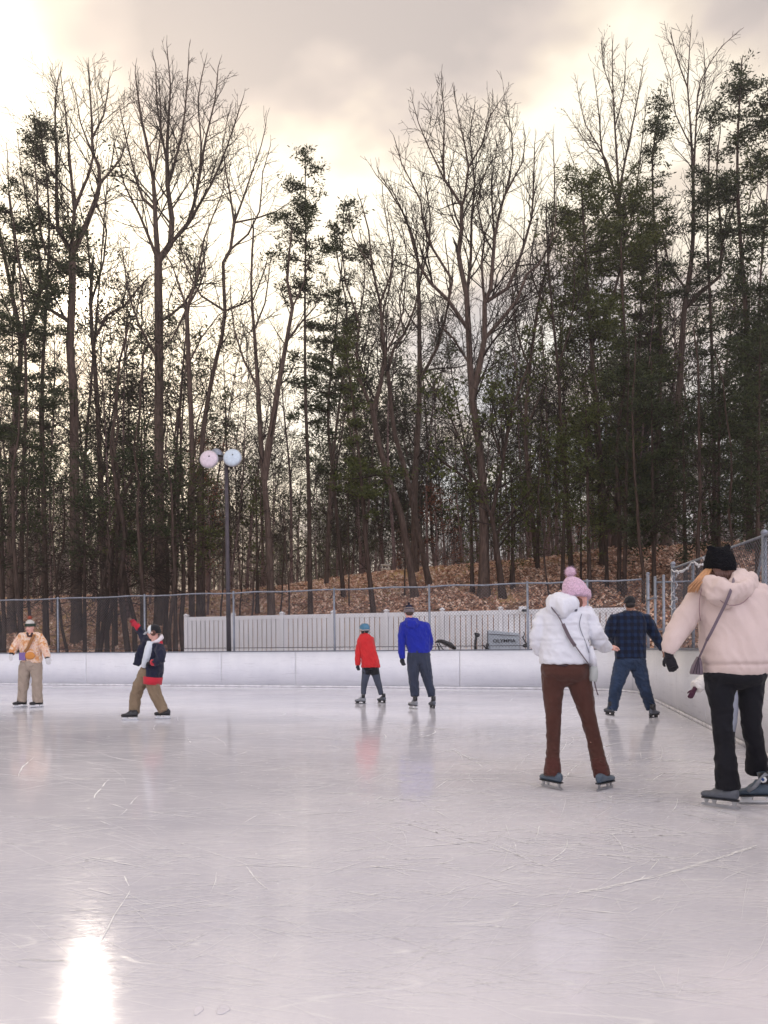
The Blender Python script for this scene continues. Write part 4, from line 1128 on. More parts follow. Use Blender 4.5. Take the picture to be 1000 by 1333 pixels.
def build_woods():
    """the deeper wood: individual trunks behind the hill, copies of a few grown trees"""
    rng = random.Random(77); protos = []
    GB = 'trees of the deeper wood behind the hill'
    for k in range(7):
        g = random.Random(200 + k); H = g.uniform(13, 19)
        trunk = []; crown = []; r0 = g.uniform(.05, .12)
        pts = [(0, 0, -.3)]; x = y = 0; n = 12
        dx = g.gauss(0, .05); dy = g.gauss(0, .05)
        for i in range(1, n + 1):
            dx += g.gauss(0, .03); dy += g.gauss(0, .03); x += dx * H / n; y += dy * H / n; pts.append((x, y, H * i / n))
        rad = [r0 * (1 - .85 * i / n) for i in range(n + 1)]; trunk.append((pts, rad, 6))
        for i in range(2, n + 1):
            t = i / n
            for _ in range(4 if i > 4 else 2):
                L = g.uniform(1.0, 3.6) * (1.2 - .7 * t) * (1 if k % 3 else 1.2)
                az = g.uniform(0, 6.283); el = g.uniform(.3, 1.3); d = (math.cos(az), math.sin(az), el); l = math.sqrt(1 + el * el)
                a = pts[i - 1]; b = pts[i]; f = g.random()
                q = tuple(a[j] + (b[j] - a[j]) * f for j in range(3))
                grow(g, crown, q, tuple(c / l for c in d), L, .022, 1, 3, .06, .14, rmin=.011)
        leaves = []
        if k in (2, 5):
            tf = [(l[0][-1][0], l[0][-1][1], l[0][-1][2], .3) for l in crown if g.random() < .5]
            leaves = [(needle_mesh(g, tf, 'foliage', 5, (.12, .28)), M['needle' if k == 2 else 'needle_warm'], 'foliage')]
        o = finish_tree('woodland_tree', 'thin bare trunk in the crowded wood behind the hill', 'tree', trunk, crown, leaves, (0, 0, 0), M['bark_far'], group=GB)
        protos.append(o)
    used = set(); spots = []
    for _ in range(5000):
        if len(spots) >= 190: break
        Y = 41 + 52 * rng.random() ** 1.25
        px = rng.uniform(-60, 1060); X = (px - 500) / 1000 * Y
        if t_back(X, Y) < 19: continue
        if any((X - a) ** 2 + (Y - b) ** 2 < 2.0 for a, b in spots): continue
        spots.append((X, Y))
    for i, (X, Y) in enumerate(spots):
        k = rng.randrange(7) if rng.random() < .8 else rng.choice([2, 5])
        if Y > 60 and k in (2,): k = 4
        o = protos[k] if k not in used else copy_tree(protos[k])
        used.add(k)
        s = rng.uniform(.75, 1.15)
        o.location = (X, Y, gh(X, Y)); o.rotation_euler = (0, 0, rng.uniform(0, 6.283)); o.scale = (s, s, s * rng.uniform(.9, 1.1))
        if k in (2, 5): o['label'] = 'thin evergreen in the crowded wood behind the hill'
    # taller ones standing nearer, between the named trees
    near = [(rng.uniform(-30, 330), rng.uniform(35, 44)) for _ in range(26)] + [(rng.uniform(330, 720), rng.uniform(43, 48)) for _ in range(14)] + [(rng.uniform(680, 1040), rng.uniform(34, 42)) for _ in range(18)]
    for px, Y in near:
        k = rng.choice([0, 1, 2, 3, 4, 5, 6, 2, 5]); o = protos[k] if k not in used else copy_tree(protos[k]); used.add(k)
        X = (px - 500) / 1000 * Y; s = rng.uniform(.8, 1.2); o.location = (X, Y, gh(X, Y)); o.rotation_euler = (rng.gauss(0, .03), rng.gauss(0, .04), rng.uniform(0, 6.283)); o.scale = (s, s, s * 1.05)
        if k in (2, 5): o['label'] = 'thin evergreen in the crowded wood behind the hill'
    # brushy saplings on the slope and behind the boards
    names = [(30, 27.2), (45, 28), (76, 28.6), (88, 27.5), (122, 27.6), (128, 30), (140, 28.4), (152, 27.4), (170, 28.2), (176, 30), (196, 27.5), (214, 30.5), (222, 28), (240, 29), (254, 31), (285, 30),
             (310, 31), (322, 29), (366, 31), (380, 30), (528, 32), (455, 31.5), (664, 31), (716, 29), (757, 30), (790, 29), (806, 28.4), (838, 27), (905, 26), (950, 26), (0, 29), (12, 27.5)]
    sap = []
    for k in range(3):
        g = random.Random(300 + k); trunk = []; crown = []; H = g.uniform(6, 9)
        n = 8; pts = [(0, 0, -.3)]; x = y = 0
        for i in range(1, n + 1):
            x += g.gauss(0, .09); y += g.gauss(0, .09); pts.append((x, y, H * i / n))
        trunk.append((pts, [.055 * (1 - .8 * i / n) + .006 for i in range(n + 1)], 6))
        for i in range(2, n + 1):
            for _ in range(3):
                az = g.uniform(0, 6.283); el = g.uniform(.2, 1.0); l = math.sqrt(1 + el * el)
                grow(g, crown, pts[i], (math.cos(az) / l, math.sin(az) / l, el / l), g.uniform(.6, 1.9) * (1.3 - i / n), .012, 2, 4, .04, .16)
        sap.append(finish_tree('sapling', 'thin dark sapling growing behind the rink boards', 'sapling', trunk, crown, [], (0, 0, 0), M['bark_dark'], group='saplings behind the rink boards'))
    used = set()
    for i, (px, Y) in enumerate(names):
        k = i % 3; o = sap[k] if k not in used else copy_tree(sap[k]); used.add(k)
        X = (px - 500) / 1000 * Y; s = rng.uniform(.8, 1.5) if px < 260 or px > 780 else rng.uniform(.6, .95)
        o.location = (X, Y, gh(X, Y)); o.rotation_euler = (rng.gauss(0, .04), rng.gauss(0, .05), rng.uniform(0, 6.28)); o.scale = (s * 1.3 if px < 260 else s, s * 1.3 if px < 260 else s, s)
    # the far wood that reads as one mass
    g = random.Random(9); L = []
    for i in range(900):
        Y = g.uniform(75, 135); px = g.uniform(-80, 1080); X = (px - 500) / 1000 * Y; z = gh(X, Y); H = g.uniform(9, 17); r = g.uniform(.04, .10)
        lx = g.gauss(0, .35)
        L.append(([(X, Y, z - .3), (X + lx * .4, Y, z + H * .5), (X + lx, Y, z + H)], [r, r * .7, r * .2], 4))
        for _ in range(22):
            t = g.uniform(.12, 1); a = g.uniform(0, 6.283); l2 = g.uniform(.8, 3.2) * (1.25 - t)
            q = (X + lx * t, Y, z + H * t)
            e = (q[0] + l2 * math.cos(a), q[1] + l2 * math.sin(a), q[2] + l2 * g.uniform(.2, 1.0))
            mid = tuple((q[j] + e[j]) / 2 + g.gauss(0, .12) for j in range(3))
            L.append(([q, mid, e], [.03, .022, .012], 3))
            for _ in range(2):
                e2 = (mid[0] + g.gauss(0, .7), mid[1] + g.gauss(0, .7), mid[2] + g.uniform(.1, 1.0)); L.append(([mid, tuple((mid[j] + e2[j]) / 2 for j in range(3)), e2], [.018, .014, .009], 3))
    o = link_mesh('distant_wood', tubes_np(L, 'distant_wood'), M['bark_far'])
    tag(o, 'dense purplish brown mass of distant bare woodland', 'woodland', kind='stuff')
M['twigleaf'] = leafmat('dry_leaf', [(0.05, 0.03, 0.02), (0.10, 0.06, 0.04)], 0.2)
# ------------------------------------------------------------------ people
def heading_matrix(loc, h, pitch=0.0, roll=0.0, s=1.0):
    """+y of the local frame looks along heading h (0 = away from camera, 90 = right); pitch>0 looks up; roll>0 leans right"""
    return Matrix.Translation(Vector(loc)) @ Matrix.Rotation(-R(h), 4, 'Z') @ Matrix.Rotation(R(pitch), 4, 'X') @ Matrix.Rotation(R(roll), 4, 'Y') @ Matrix.Diagonal((s, s, s, 1))

def remesh(mb, name, voxel, mat, parent, smooth=2, wr=0.0, wsc=(9, 9, 5), quilt=None, seed=0, fold=0.0):
    """weld the overlapping closed shells into one continuous skin, then crease it like cloth"""
    me = mb.mesh(name)
    o = bpy.data.objects.new(name, me); C.objects.link(o)
    m = o.modifiers.new('r', 'REMESH'); m.mode = 'VOXEL'; m.voxel_size = voxel; m.use_smooth_shade = True
    if smooth:
        s = o.modifiers.new('s', 'SMOOTH'); s.factor = 0.5; s.iterations = smooth
    bpy.context.view_layer.update()
    me2 = bpy.data.meshes.new_from_object(o.evaluated_get(bpy.context.evaluated_depsgraph_get()))
    bpy.data.objects.remove(o); bpy.data.meshes.remove(me)
    n = len(me2.vertices)
    if (wr or quilt) and n:
        co = np.empty(n * 3); me2.vertices.foreach_get('co', co); co = co.reshape(-1, 3)
        no = np.empty(n * 3); me2.vertices.foreach_get('normal', no); no = no.reshape(-1, 3)
        d = np.zeros(n)
        if wr:
            for i in range(n):
                x, y, z = co[i]
                v = Vector((x * wsc[0] + z * 2.0 + seed, y * wsc[1], z * wsc[2] + x * 2.5))
                a = mnoise.noise(v); b = mnoise.noise(v * 2.3 + Vector((7, 3, 1)))
                c3 = mnoise.noise(v * 5.1 + Vector((1, 9, 4)))
                d[i] = wr * ((1 - 2.4 * abs(a)) * 0.75 + (0.7 - 2.0 * abs(b)) * 0.6 + 0.22 * c3)
        if quilt is not None:
            for zq, w, dep in quilt:
                d -= dep * np.exp(-((co[:, 2] - zq) / w) ** 2)
                d += dep * 0.5 * np.exp(-((co[:, 2] - zq - 3.2 * w) / (2.4 * w)) ** 2)
        co += no * d[:, None]
        me2.vertices.foreach_set('co', co.ravel()); me2.update()
    me2.name = name
    return link_mesh(name, me2, mat, parent)

def cloth(name, col, rough=0.85, var=0.10, weave=0.25, wscale=180, sheen=0.15, scale=6):
    m = simple(name, col, rough, var, scale, bump=weave, bscale=wscale, spec=0.25, sheen=sheen)
    return m
def knit(name, col, var=0.15, sc=90):
    m, nt, bs = nt_new(name)
    tc = N(nt, 'ShaderNodeTexCoord')
    vo = N(nt, 'ShaderNodeTexVoronoi', inp={'Scale': sc}); nt.links.new(tc.outputs['Object'], vo.inputs['Vector'])
    lo = [c * (1 - var * 2) for c in col]; hi = [min(1, c * (1 + var)) for c in col]
    nt.links.new(ramp(nt, vo.outputs['Distance'], [(0.1, hi), (0.75, lo)]), bs.inputs['Base Color'])
    b = N(nt, 'ShaderNodeBump', inp={'Strength': 0.8, 'Distance': 0.008}); b.invert = True
    nt.links.new(vo.outputs['Distance'], b.inputs['Height']); nt.links.new(b.outputs[0], bs.inputs['Normal'])
    bs.inputs['Roughness'].default_value = 0.95; bs.inputs['Sheen Weight'].default_value = 0.25 if col[0] > .1 else 0.0; bs.inputs['Specular IOR Level'].default_value = 0.1
    return m
def plaid():
    m, nt, bs = nt_new('plaid_flannel'); L = nt.links
    tc = N(nt, 'ShaderNodeTexCoord'); sx = N(nt, 'ShaderNodeSeparateXYZ'); L.new(tc.outputs['Object'], sx.inputs[0])
    def stripes(s, per, w, sm=.3):
        a = N(nt, 'ShaderNodeMath', operation='MULTIPLY', inp={1: 6.2832 / per}); L.new(s, a.inputs[0])
        b = N(nt, 'ShaderNodeMath', operation='SINE'); L.new(a.outputs[0], b.inputs[0])
        r = N(nt, 'ShaderNodeMapRange', inp={1: w - sm, 2: w + sm}); L.new(b.outputs[0], r.inputs[0]); return r.outputs[0]
    h = stripes(sx.outputs[2], .105, .1); v = stripes(sx.outputs[0], .10, .1)
    ad = N(nt, 'ShaderNodeMath', operation='ADD'); L.new(h, ad.inputs[0]); L.new(v, ad.inputs[1])
    hf = N(nt, 'ShaderNodeMath', operation='MULTIPLY', inp={1: .5}); L.new(ad.outputs[0], hf.inputs[0])
    L.new(ramp(nt, hf.outputs[0], [(0.0, (0.004, 0.006, 0.016)), (0.5, (0.006, 0.012, 0.036)), (1.0, (0.010, 0.025, 0.066))]), bs.inputs['Base Color'])
    bs.inputs['Roughness'].default_value = 0.9; bs.inputs['Sheen Weight'].default_value = 0.15; bs.inputs['Specular IOR Level'].default_value = .2
    return m
def tiedye():
    m, nt, bs = nt_new('tie_dye_fleece'); L = nt.links
    tc = N(nt, 'ShaderNodeTexCoord')
    n1 = N(nt, 'ShaderNodeTexNoise', inp={'Scale': 9.5, 'Detail': 3.0, 'Distortion': 1.4}); L.new(tc.outputs['Object'], n1.inputs['Vector'])
    L.new(ramp(nt, n1.outputs[0], [(0.34, (0.55, 0.22, 0.07)), (0.44, (0.70, 0.42, 0.24)), (0.50, (0.78, 0.66, 0.56)), (0.57, (0.60, 0.26, 0.15)), (0.66, (0.76, 0.66, 0.58))]), bs.inputs['Base Color'])
    bs.inputs['Roughness'].default_value = 0.9; bs.inputs['Sheen Weight'].default_value = 0.3
    return m
MP = {}
def init_people_mats():
    MP['skin'] = simple('skin', (0.62, 0.36, 0.27), 0.55, 0.10, 14)
    MP['skin_pink'] = simple('skin_rosy', (0.70, 0.38, 0.32), 0.55, 0.12, 14)
    MP['skin_brown'] = simple('skin_brown', (0.30, 0.16, 0.11), 0.55, 0.10, 14)
    MP['eye'] = simple('eye', (0.02, 0.014, 0.012), 0.2, 0.1)
    MP['lip'] = simple('lip', (0.48, 0.16, 0.15), 0.5, 0.1)
    MP['grey_boot'] = simple('grey_boot', (0.085, 0.095, 0.12), 0.42, 0.25, 18)
    MP['light_boot'] = simple('light_boot', (0.24, 0.25, 0.28), 0.42, 0.25, 18)
    MP['blue_boot'] = simple('blue_grey_boot', (0.07, 0.10, 0.14), 0.42, 0.25, 18)
    MP['black_boot'] = simple('black_boot', (0.018, 0.018, 0.022), 0.4, 0.3, 18)

def make_head(parent, body, c, h, s=1.0, pitch=0, roll=0, face=True, skin='skin'):
    """adds the head to the body mesh builder and the eyes and mouth as parts; returns the head matrix"""
    Mx = heading_matrix(c, h, pitch, roll, s)
    rows = [(-.118, .050, .018, .016), (-.104, .040, .040, .042), (-.080, .024, .052, .066), (-.045, .012, .063, .083), (-.005, .004, .070, .092), (.035, -.004, .075, .098), (.075, -.010, .068, .090), (.102, -.012, .047, .064), (.118, -.012, .018, .024)]
    body.ring_loft([[Mx @ Vector((a * math.cos(t), yc + b * math.sin(t), z)) for t in [2 * math.pi * k / 20 for k in range(20)]] for z, yc, a, b in rows])
    body.tube([Mx @ Vector(p) for p in ((0, .085, .018), (0, .102, -.008), (0, .114, -.030), (0, .096, -.042))], [.007, .010, .015, .010], 8, ref=(1, 0, 0))
    for sx in (-1, 1):
        body.ell((0, 0, 0), (.010, .020, .032), M=Mx @ Matrix.Translation((sx * .073, -.006, -.012)) @ Matrix.Rotation(sx * .25, 4, 'Z'))
        body.ell((sx * .030, .078, .024), (.020, .012, .007), M=Mx)      # brow
        body.ell((sx * .038, .058, -.035), (.022, .022, .020), M=Mx)     # cheek
    if face:
        for sx in (-1, 1):
            e = MB(); e.ell((sx * .030, .0885, .004), (.011, .007, .0065), M=Mx, n=10, m=6); e.build('eye', MP['eye'], parent, smooth=True)
        e = MB(); e.ell((0, .0935, -.066), (.022, .009, .008), M=Mx, n=12, m=6); e.build('mouth', MP['lip'], parent, smooth=True)
    return Mx

def make_hand(mb, wrist, d, palm_n, s=1.0, curl=0.5, fat=0.0, side=1):
    """palm, four bent fingers of unequal length and a thumb leaving the side of the palm"""
    d = Vector(d).normalized(); n = Vector(palm_n); n = (n - d * n.dot(d)).normalized(); u = d.cross(n).normalized() * side
    w = Vector(wrist)
    def q(a, b, c): return w + d * (a * s) + u * (b * s) + n * (c * s)
    ring = []
    for a, hw, th in ((-.02, .026, .019), (.01, .030, .018), (.045, .040, .017), (.080, .042, .015), (.098, .038, .012)):
        ring.append([q(a, (hw + fat) * math.cos(t), (th + fat) * math.sin(t)) for t in [2 * math.pi * k / 12 for k in range(12)]])
    mb.ring_loft(ring)
    for k, (b, L) in enumerate(((-.030, .066), (-.010, .078), (.011, .073), (.030, .056))):
        pts = [q(.082, b, 0)]; ang = 0.12 + 0.1 * k * curl; a = .082; c = 0; bb = b
        for j, fr in enumerate((.42, .32, .26)):
            ang += curl * (0.55 + 0.12 * j)
            a += L * fr * math.cos(ang); c += L * fr * math.sin(ang); bb += (b * .06)
            pts.append(q(a, bb * (1 - .12 * curl * j), c))
        mb.tube(pts, [(.0095 + fat) * s, (.0092 + fat) * s, (.0085 + fat) * s, (.0065 + fat) * s], 8)
    mb.tube([q(.012, -.026, .004), q(.038, -.050, .012), q(.062, -.060, .022), q(.082, -.058, .030)], [(.013 + fat) * s, (.0115 + fat) * s, (.010 + fat) * s, (.007 + fat) * s], 8)

def skate(parent, foot, h, s=1.0, boot='grey_boot', style='hockey', tilt=0.0, pitch=0.0, black_holder=False, disc=False, top=.24):
    """foot: point on the ice under the boot"""
    Mx = heading_matrix(foot, h, pitch, tilt, s)
    b = MB()
    rows = [(-.128, .118, .014, .030), (-.115, .112, .030, .042), (-.080, .112, .036, .046), (-.02, .106, .038, .040), (.045, .100, .043, .034), (.095, .094, .045, .028), (.135, .092, .036, .024), (.155, .090, .016, .014)]
    b.ring_loft([[Mx @ Vector((a * math.cos(t), y, zc + hh * math.sin(t))) for t in [2 * math.pi * k / 16 for k in range(16)]] for y, zc, a, hh in rows])
    sh = [(z, y, a * .88, b * .86) for z, y, a, b in [(.095, -.066, .036, .056), (.140, -.066, .038, .052), (.175, -.066, .041, .052), (.205, -.064, .044, .054), (.235, -.06, .045, .055)] if z <= top]
    b.ring_loft([[Mx @ Vector((a * math.cos(t), yc + hh * math.sin(t), z)) for t in [2 * math.pi * k / 16 for k in range(16)]] for z, yc, a, hh in sh])
    b.tube([Mx @ Vector(p) for p in ((0, -.02, .165), (0, .01, .135), (0, .06, .118))], [(.030 * s, .03 * s)] * 2 + [(.03 * s, .015 * s)], 10, ref=(1, 0, 0))
    root = remesh(b, 'skate', .007, MP[boot], parent, 2)
    if top > .2:
        cb = MB(); cb.tube([Mx @ Vector((0, -.066, .150)), Mx @ Vector((0, -.066, .19)), Mx @ Vector((0, -.062, .232))], [(.041 * s, .052 * s), (.042 * s, .054 * s), (.043 * s, .055 * s)], 16, ref=(0, 1, 0)); cb.build('ankle_cuff', MP['black_boot'], root, smooth=True)
    # sole
    so = MB(); rows = [(-.125, .022), (-.09, .034), (0, .036), (.06, .043), (.11, .043), (.145, .026)]
    so.ring_loft([[Mx @ Vector((sx * a, y, z)) for sx, z in ((-1, .062), (1, .062), (1, .072), (-1, .072))] for y, a in rows])
    so.build('sole', MP['black_boot'], root)
    # laces or buckle straps
    for k in range(4):
        y = -.012 + k * .022; z = .150 - k * .0135
        l = MB(); l.tube([Mx @ Vector((-.030, y - .004, z - .018)), Mx @ Vector((0, y + .004, z + .004)), Mx @ Vector((.030, y - .004, z - .018))], .004 * s, 6); l.build('lace', MP['light_boot'] if boot != 'light_boot' else MP['black_boot'], root, smooth=True)
    if disc:
        for sx in (-1, 1):
            l = MB(); l.ell((sx * .043, -.07, .185), (.008, .026, .026), M=Mx); l.build('hinge_disc', M['whiteplastic'], root, smooth=True)
            l = MB(); l.ell((sx * .050, -.07, .185), (.004, .012, .012), M=Mx); l.build('rivet', simple('blue_rivet', (.02, .06, .2), .4), root, smooth=True)
            l = MB(); l.tube([Mx @ Vector((sx * .044, -.10, .225)), Mx @ Vector((sx * .046, -.06, .19)), Mx @ Vector((sx * .044, .0, .13)), Mx @ Vector((sx * .044, .05, .10))], [(.016 * s, .006 * s)] * 4, 8); l.build('side_panel', MP['light_boot'], root, smooth=True)
    hm = MP['black_boot'] if black_holder else M['whiteplastic']
    hb = MB()
    if style == 'hockey':
        hb.prism([(-.125, .062), (-.045, .062), (-.06, .030), (-.105, .030)], .026 * s, Mx)
        hb.prism([(.035, .062), (.125, .062), (.115, .030), (.05, .030)], .026 * s, Mx)
        hb.prism([(-.135, .031), (.145, .031), (.138, .018), (-.125, .018)], .012 * s, Mx)
    else:
        for y in (-.095, .055, .115):
            hb.prism([(y - .022, .062), (y + .022, .062), (y + .008, .022), (y - .008, .022)], .012 * s, Mx)
        hb.prism([(-.135, .026), (.145, .026), (.142, .018), (-.13, .018)], .009 * s, Mx); hm = M['steel']
    hb.build('blade_holder', hm, root)
    bl = MB(); bl.prism([(-.140, .021), (.150, .021), (.158, .014), (.150, .006), (.125, .001), (-.12, .001), (-.140, .007)], .0042 * s, Mx)
    bl.build('blade', M['steel'], root)
    return root, Mx

class Person:
    def __init__(s, gx, gy, label, name='person'):
        s.Y = ground_Y(gx, gy); s.pp = 1000.0 / s.Y
        g = P(gx, gy, s.Y)
        s.root = empty(name, (g.x, g.y, 0), label, 'person'); s.body = MB(); s.name = name
    def pt(s, px, py, dy=0.0): 
        """pixel at the person's own distance, then moved dy metres back (kept at its true offset)"""
        q = P(px, py, s.Y + dy); return q
    def m(s, px): return px / s.pp
    def rings(s, mb, rows, shrink=1.0, n=24, sq=2.3):
        """rows: (cx, cy, half width px, half depth m, dy) from top down: horizontal sections"""
        out = []
        for r in rows:
            cx, cy, hw, hd = r[:4]; dy = r[4] if len(r) > 4 else 0; tiltx = r[5] if len(r) > 5 else 0
            c = s.pt(cx, cy, dy); a = s.m(hw) * shrink; b = hd * shrink
            ring = []
            for k in range(n):
                t = 2 * math.pi * k / n; ct, st = math.cos(t), math.sin(t)
                ex = 2.0 / sq
                x = a * math.copysign(abs(ct) ** ex, ct); y = b * math.copysign(abs(st) ** ex, st)
                ring.append(c + Vector((x, y, tiltx * x)))
            out.append(ring)
        mb.ring_loft(out); return mb
    def limb(s, mb, rows, shrink=1.0, n=14, flat=1.0):
        """rows: (px, py, radius px, dy)"""
        pts = [s.pt(r[0], r[1], r[3] if len(r) > 3 else 0) for r in rows]
        mb.tube(pts, [(s.m(r[2]) * shrink, s.m(r[2]) * shrink * flat) for r in rows], n)
        return mb
    def arm(s, mb, rows, cx, shrink=1.0, n=14):
        r = rows[0]; x = r[0] + (cx - r[0]) * .42
        return s.limb(mb, [(x, r[1] - r[2] * .12, r[2] * .88, r[3])] + list(rows), shrink, n)
    def ends(s, rows):
        a = s.pt(*rows[-2][:2], rows[-2][3]); b = s.pt(*rows[-1][:2], rows[-1][3]); return a, b, (b - a).normalized()
    def finish(s, skin='skin', voxel=.0075):
        remesh(s.body, 'body', voxel, MP[skin], s.root, 2)

def beanie(p, Mx, mat, h=.155, a=.088, b=.108, band=None, z0=.012, pom=None, pomr=.045, taper=.55, lean=(0, 0), top_flat=False):
    hb = MB(); rows = []
    for t in (0, .15, .35, .55, .72, .86, .95, 1.0):
        rr = (1 - t ** 2.6) ** .5 if not top_flat else (1 - t ** 7) ** .5
        rr = max(rr, .12); rows.append((z0 + h * t, a * rr, b * rr, lean[0] * t * t, lean[1] * t * t))
    hb.ring_loft([[Mx @ Vector((aa * math.cos(q) + lx, bb * math.sin(q) - .008 + ly, z)) for q in [2 * math.pi * k / 24 for k in range(24)]] for z, aa, bb, lx, ly in rows])
    o = remesh(hb, 'hat', .006, mat, p.root, 2, wr=.0028, wsc=(28, 28, 10))
    if band is not None:
        bb_ = MB(); rings = []
        for z, e in ((z0 - .006, .004), (z0 + .0, .010), (z0 + .025, .012), (z0 + .050, .010), (z0 + .056, .002)):
            rings.append([Mx @ Vector(((a + e) * math.cos(q), (b + e) * math.sin(q) - .008, z)) for q in [2 * math.pi * k / 28 for k in range(28)]])
        bb_.ring_loft(rings); bb_.build('hat_band', band, o, smooth=True)
    if pom is not None:
        c = Mx @ Vector((lean[0], lean[1] - .008, z0 + h + pomr * .75)); pompom(c, pomr, pom, o)
    return o

def pompom(c, r, mat, parent, n=1400):
    g = np.random.default_rng(int(abs(c[0]) * 1000) + 5)
    d = g.normal(0, 1, (n, 3)); d /= np.linalg.norm(d, axis=1, keepdims=True)
    L = r * g.uniform(.75, 1.12, n)[:, None]; u = np.cross(d, g.normal(0, 1, (n, 3))); u /= np.linalg.norm(u, axis=1, keepdims=True)
    cc = np.array(c)[None, :]; w = r * .035
    V = np.stack([cc + d * r * .2 - u * w, cc + d * r * .2 + u * w, cc + d * L + g.normal(0, r * .06, (n, 3))], axis=1)
    # a solid core keeps it opaque
    b = MB(); b.ell(tuple(c), (r * .72, r * .72, r * .72)); 
    v0 = np.array(b.v); V2 = np.concatenate([V.reshape(-1, 3), v0]); tris = np.arange(n * 3).reshape(n, 3)
    quads = [[i + n * 3 for i in f] for f in b.f if len(f) == 4]
    o = link_mesh('pompom', np_mesh('pompom', V2, quads=quads, tris=tris), mat, parent, smooth=False)

def strap(p, pts, w, mat, name='bag_strap', parent=None, th=.003):
    b = MB(); b.tube(smooth_poly([Vector(q) for q in pts], .03), [(w, th)] * len(smooth_poly([Vector(q) for q in pts], .03)), 8)
    return b.build(name, mat, parent or p.root, smooth=True)

def hair_mesh(parent, strands, mat, name='hair'):
    b = MB()
    for pts, rad in strands:
        sp = smooth_poly([Vector(q) for q in pts], .03); n = len(sp)
        b.tube(sp, [rad * (1 - .75 * (i / (n - 1)) ** 2) for i in range(n)], 6)
    return b.build(name, mat, parent, smooth=True)

def person_orange():
    p = Person(40, 921, 'skater facing us in an orange tie dye jacket, tan trousers and bobble hat')
    B = p.body; Mx = make_head(p.root, B, p.pt(39.2, 816.5), 184, .93, pitch=-4)
    B.tube([Mx @ Vector((0, -.02, -.06)), p.pt(39.5, 829)], .052, 12)
    tor = [(39.5, 824, 5.5, .07), (39, 827, 10.5, .085), (39, 832, 13, .11), (39.5, 842, 13.6, .125), (40.5, 852, 13, .125), (42, 859, 12.2, .12), (42.5, 862.5, 11.4, .115)]
    p.rings(B, tor, .85)
    la = [(29.5, 828.5, 5.2, 0), (24, 835, 5.1, .0), (19.8, 842, 4.6, -.06), (15.5, 850.5, 3.6, -.14)]
    ra = [(50, 828.5, 5.2, 0), (55.5, 837, 5.0, .0), (59, 845.5, 4.5, -.05), (61.4, 855.5, 3.5, -.10)]
    ll = [(34.5, 862, 7.2, 0), (32.5, 872, 7.2, 0), (31, 887, 6.0, -.02), (29.8, 900, 5.6, 0), (28.8, 913, 5.4, 0)]
    rl = [(46.5, 862, 7.2, 0), (47.3, 872, 6.9, 0), (48, 887, 5.9, -.02), (48.6, 900, 5.7, 0), (49.2, 914.5, 5.5, 0)]
    for r in (la, ra): p.arm(B, r, 39.5, .62)
    for r in (ll, rl): p.limb(B, r, .7)
    j = MB(); p.rings(j, tor); p.arm(j, la, 39.5); p.arm(j, ra, 39.5)
    j.tube([p.pt(34, 825.5, -.02), p.pt(39, 827.5, -.1), p.pt(44.5, 825.5, -.02)], .035, 10)
    hem = p.pt(42, 860).z
    remesh(j, 'jacket', .009, tiedye(), p.root, 2, wr=.015, seed=1)
    t = MB(); p.rings(t, [(42, 860, 11.2, .115), (41, 866, 12.6, .12), (40.5, 870, 11.5, .10), (40.5, 873, 8.5, .07)]); p.limb(t, ll); p.limb(t, rl)
    remesh(t, 'trousers', .009, cloth('khaki_snow_trousers', (.33, .265, .215)), p.root, 2, wr=.015, seed=4)
    g = MB(); a, b, d = p.ends(la); make_hand(g, b, (d + Vector((0, 0, -.5))).normalized(), (.4, 1, 0), .95, .35, .003, 1); remesh(g, 'glove', .005, cloth('white_glove', (.62, .61, .62)), p.root, 1)
    g = MB(); a, b, d = p.ends(ra); make_hand(g, b, (d + Vector((.1, 0, -.6))).normalized(), (-.4, 1, 0), .98, .35, .003, -1); remesh(g, 'glove', .005, cloth('white_glove', (.62, .61, .62)), p.root, 1)
    blk = cloth('black_cuff', (.02, .02, .025))
    for r in (la, ra):
        a, b, d = p.ends(r); c = MB(); c.tube([b - d * .03, b + d * .025], .042, 12); c.build('glove_cuff', blk, p.root, smooth=True)
    scar = MB(); scar.tube([p.pt(35.5, 824, -.09), p.pt(37, 828, -.13), p.pt(40.5, 828, -.13), p.pt(42, 824, -.09)], .022, 8); scar.build('scarf', cloth('dark_scarf', (.05, .02, .025)), p.root, smooth=True)
    # bobble hat in white with a dark band
    o = beanie(p, Mx, knit('cream_knit', (.66, .62, .58)), h=.14, band=knit('dark_band', (.05, .07, .055)), pom=knit('rust_wool', (.42, .10, .06)), pomr=.048, z0=.022)
    # bag and strap across the chest
    st = cloth('brown_leather', (.28, .12, .04), .5)
    strap(p, [p.pt(44.5, 826, -.11), p.pt(40, 836, -.15), p.pt(35.5, 845, -.15), p.pt(30.5, 850, -.12)], .03, st)
    b = MB(); b.box(p.pt(29.2, 854.5, -.14), (.12, .05, .15)); b.build('phone_pouch', cloth('purple_pouch', (.20, .13, .33)), p.root, bevel=.012)
    b = MB(); b.ell(p.pt(39, 853.5, -.135), (.105, .035, .075)); b.build('front_pocket', cloth('orange_pocket', (.58, .24, .06)), p.root, smooth=True)
    skate(p.root, P(26.8, 921, p.Y - .02), 222, .97, 'black_boot', top=.18)
    skate(p.root, P(48.3, 921, p.Y - .02), 218, .97, 'black_boot', top=.18)
    p.finish('skin_pink')

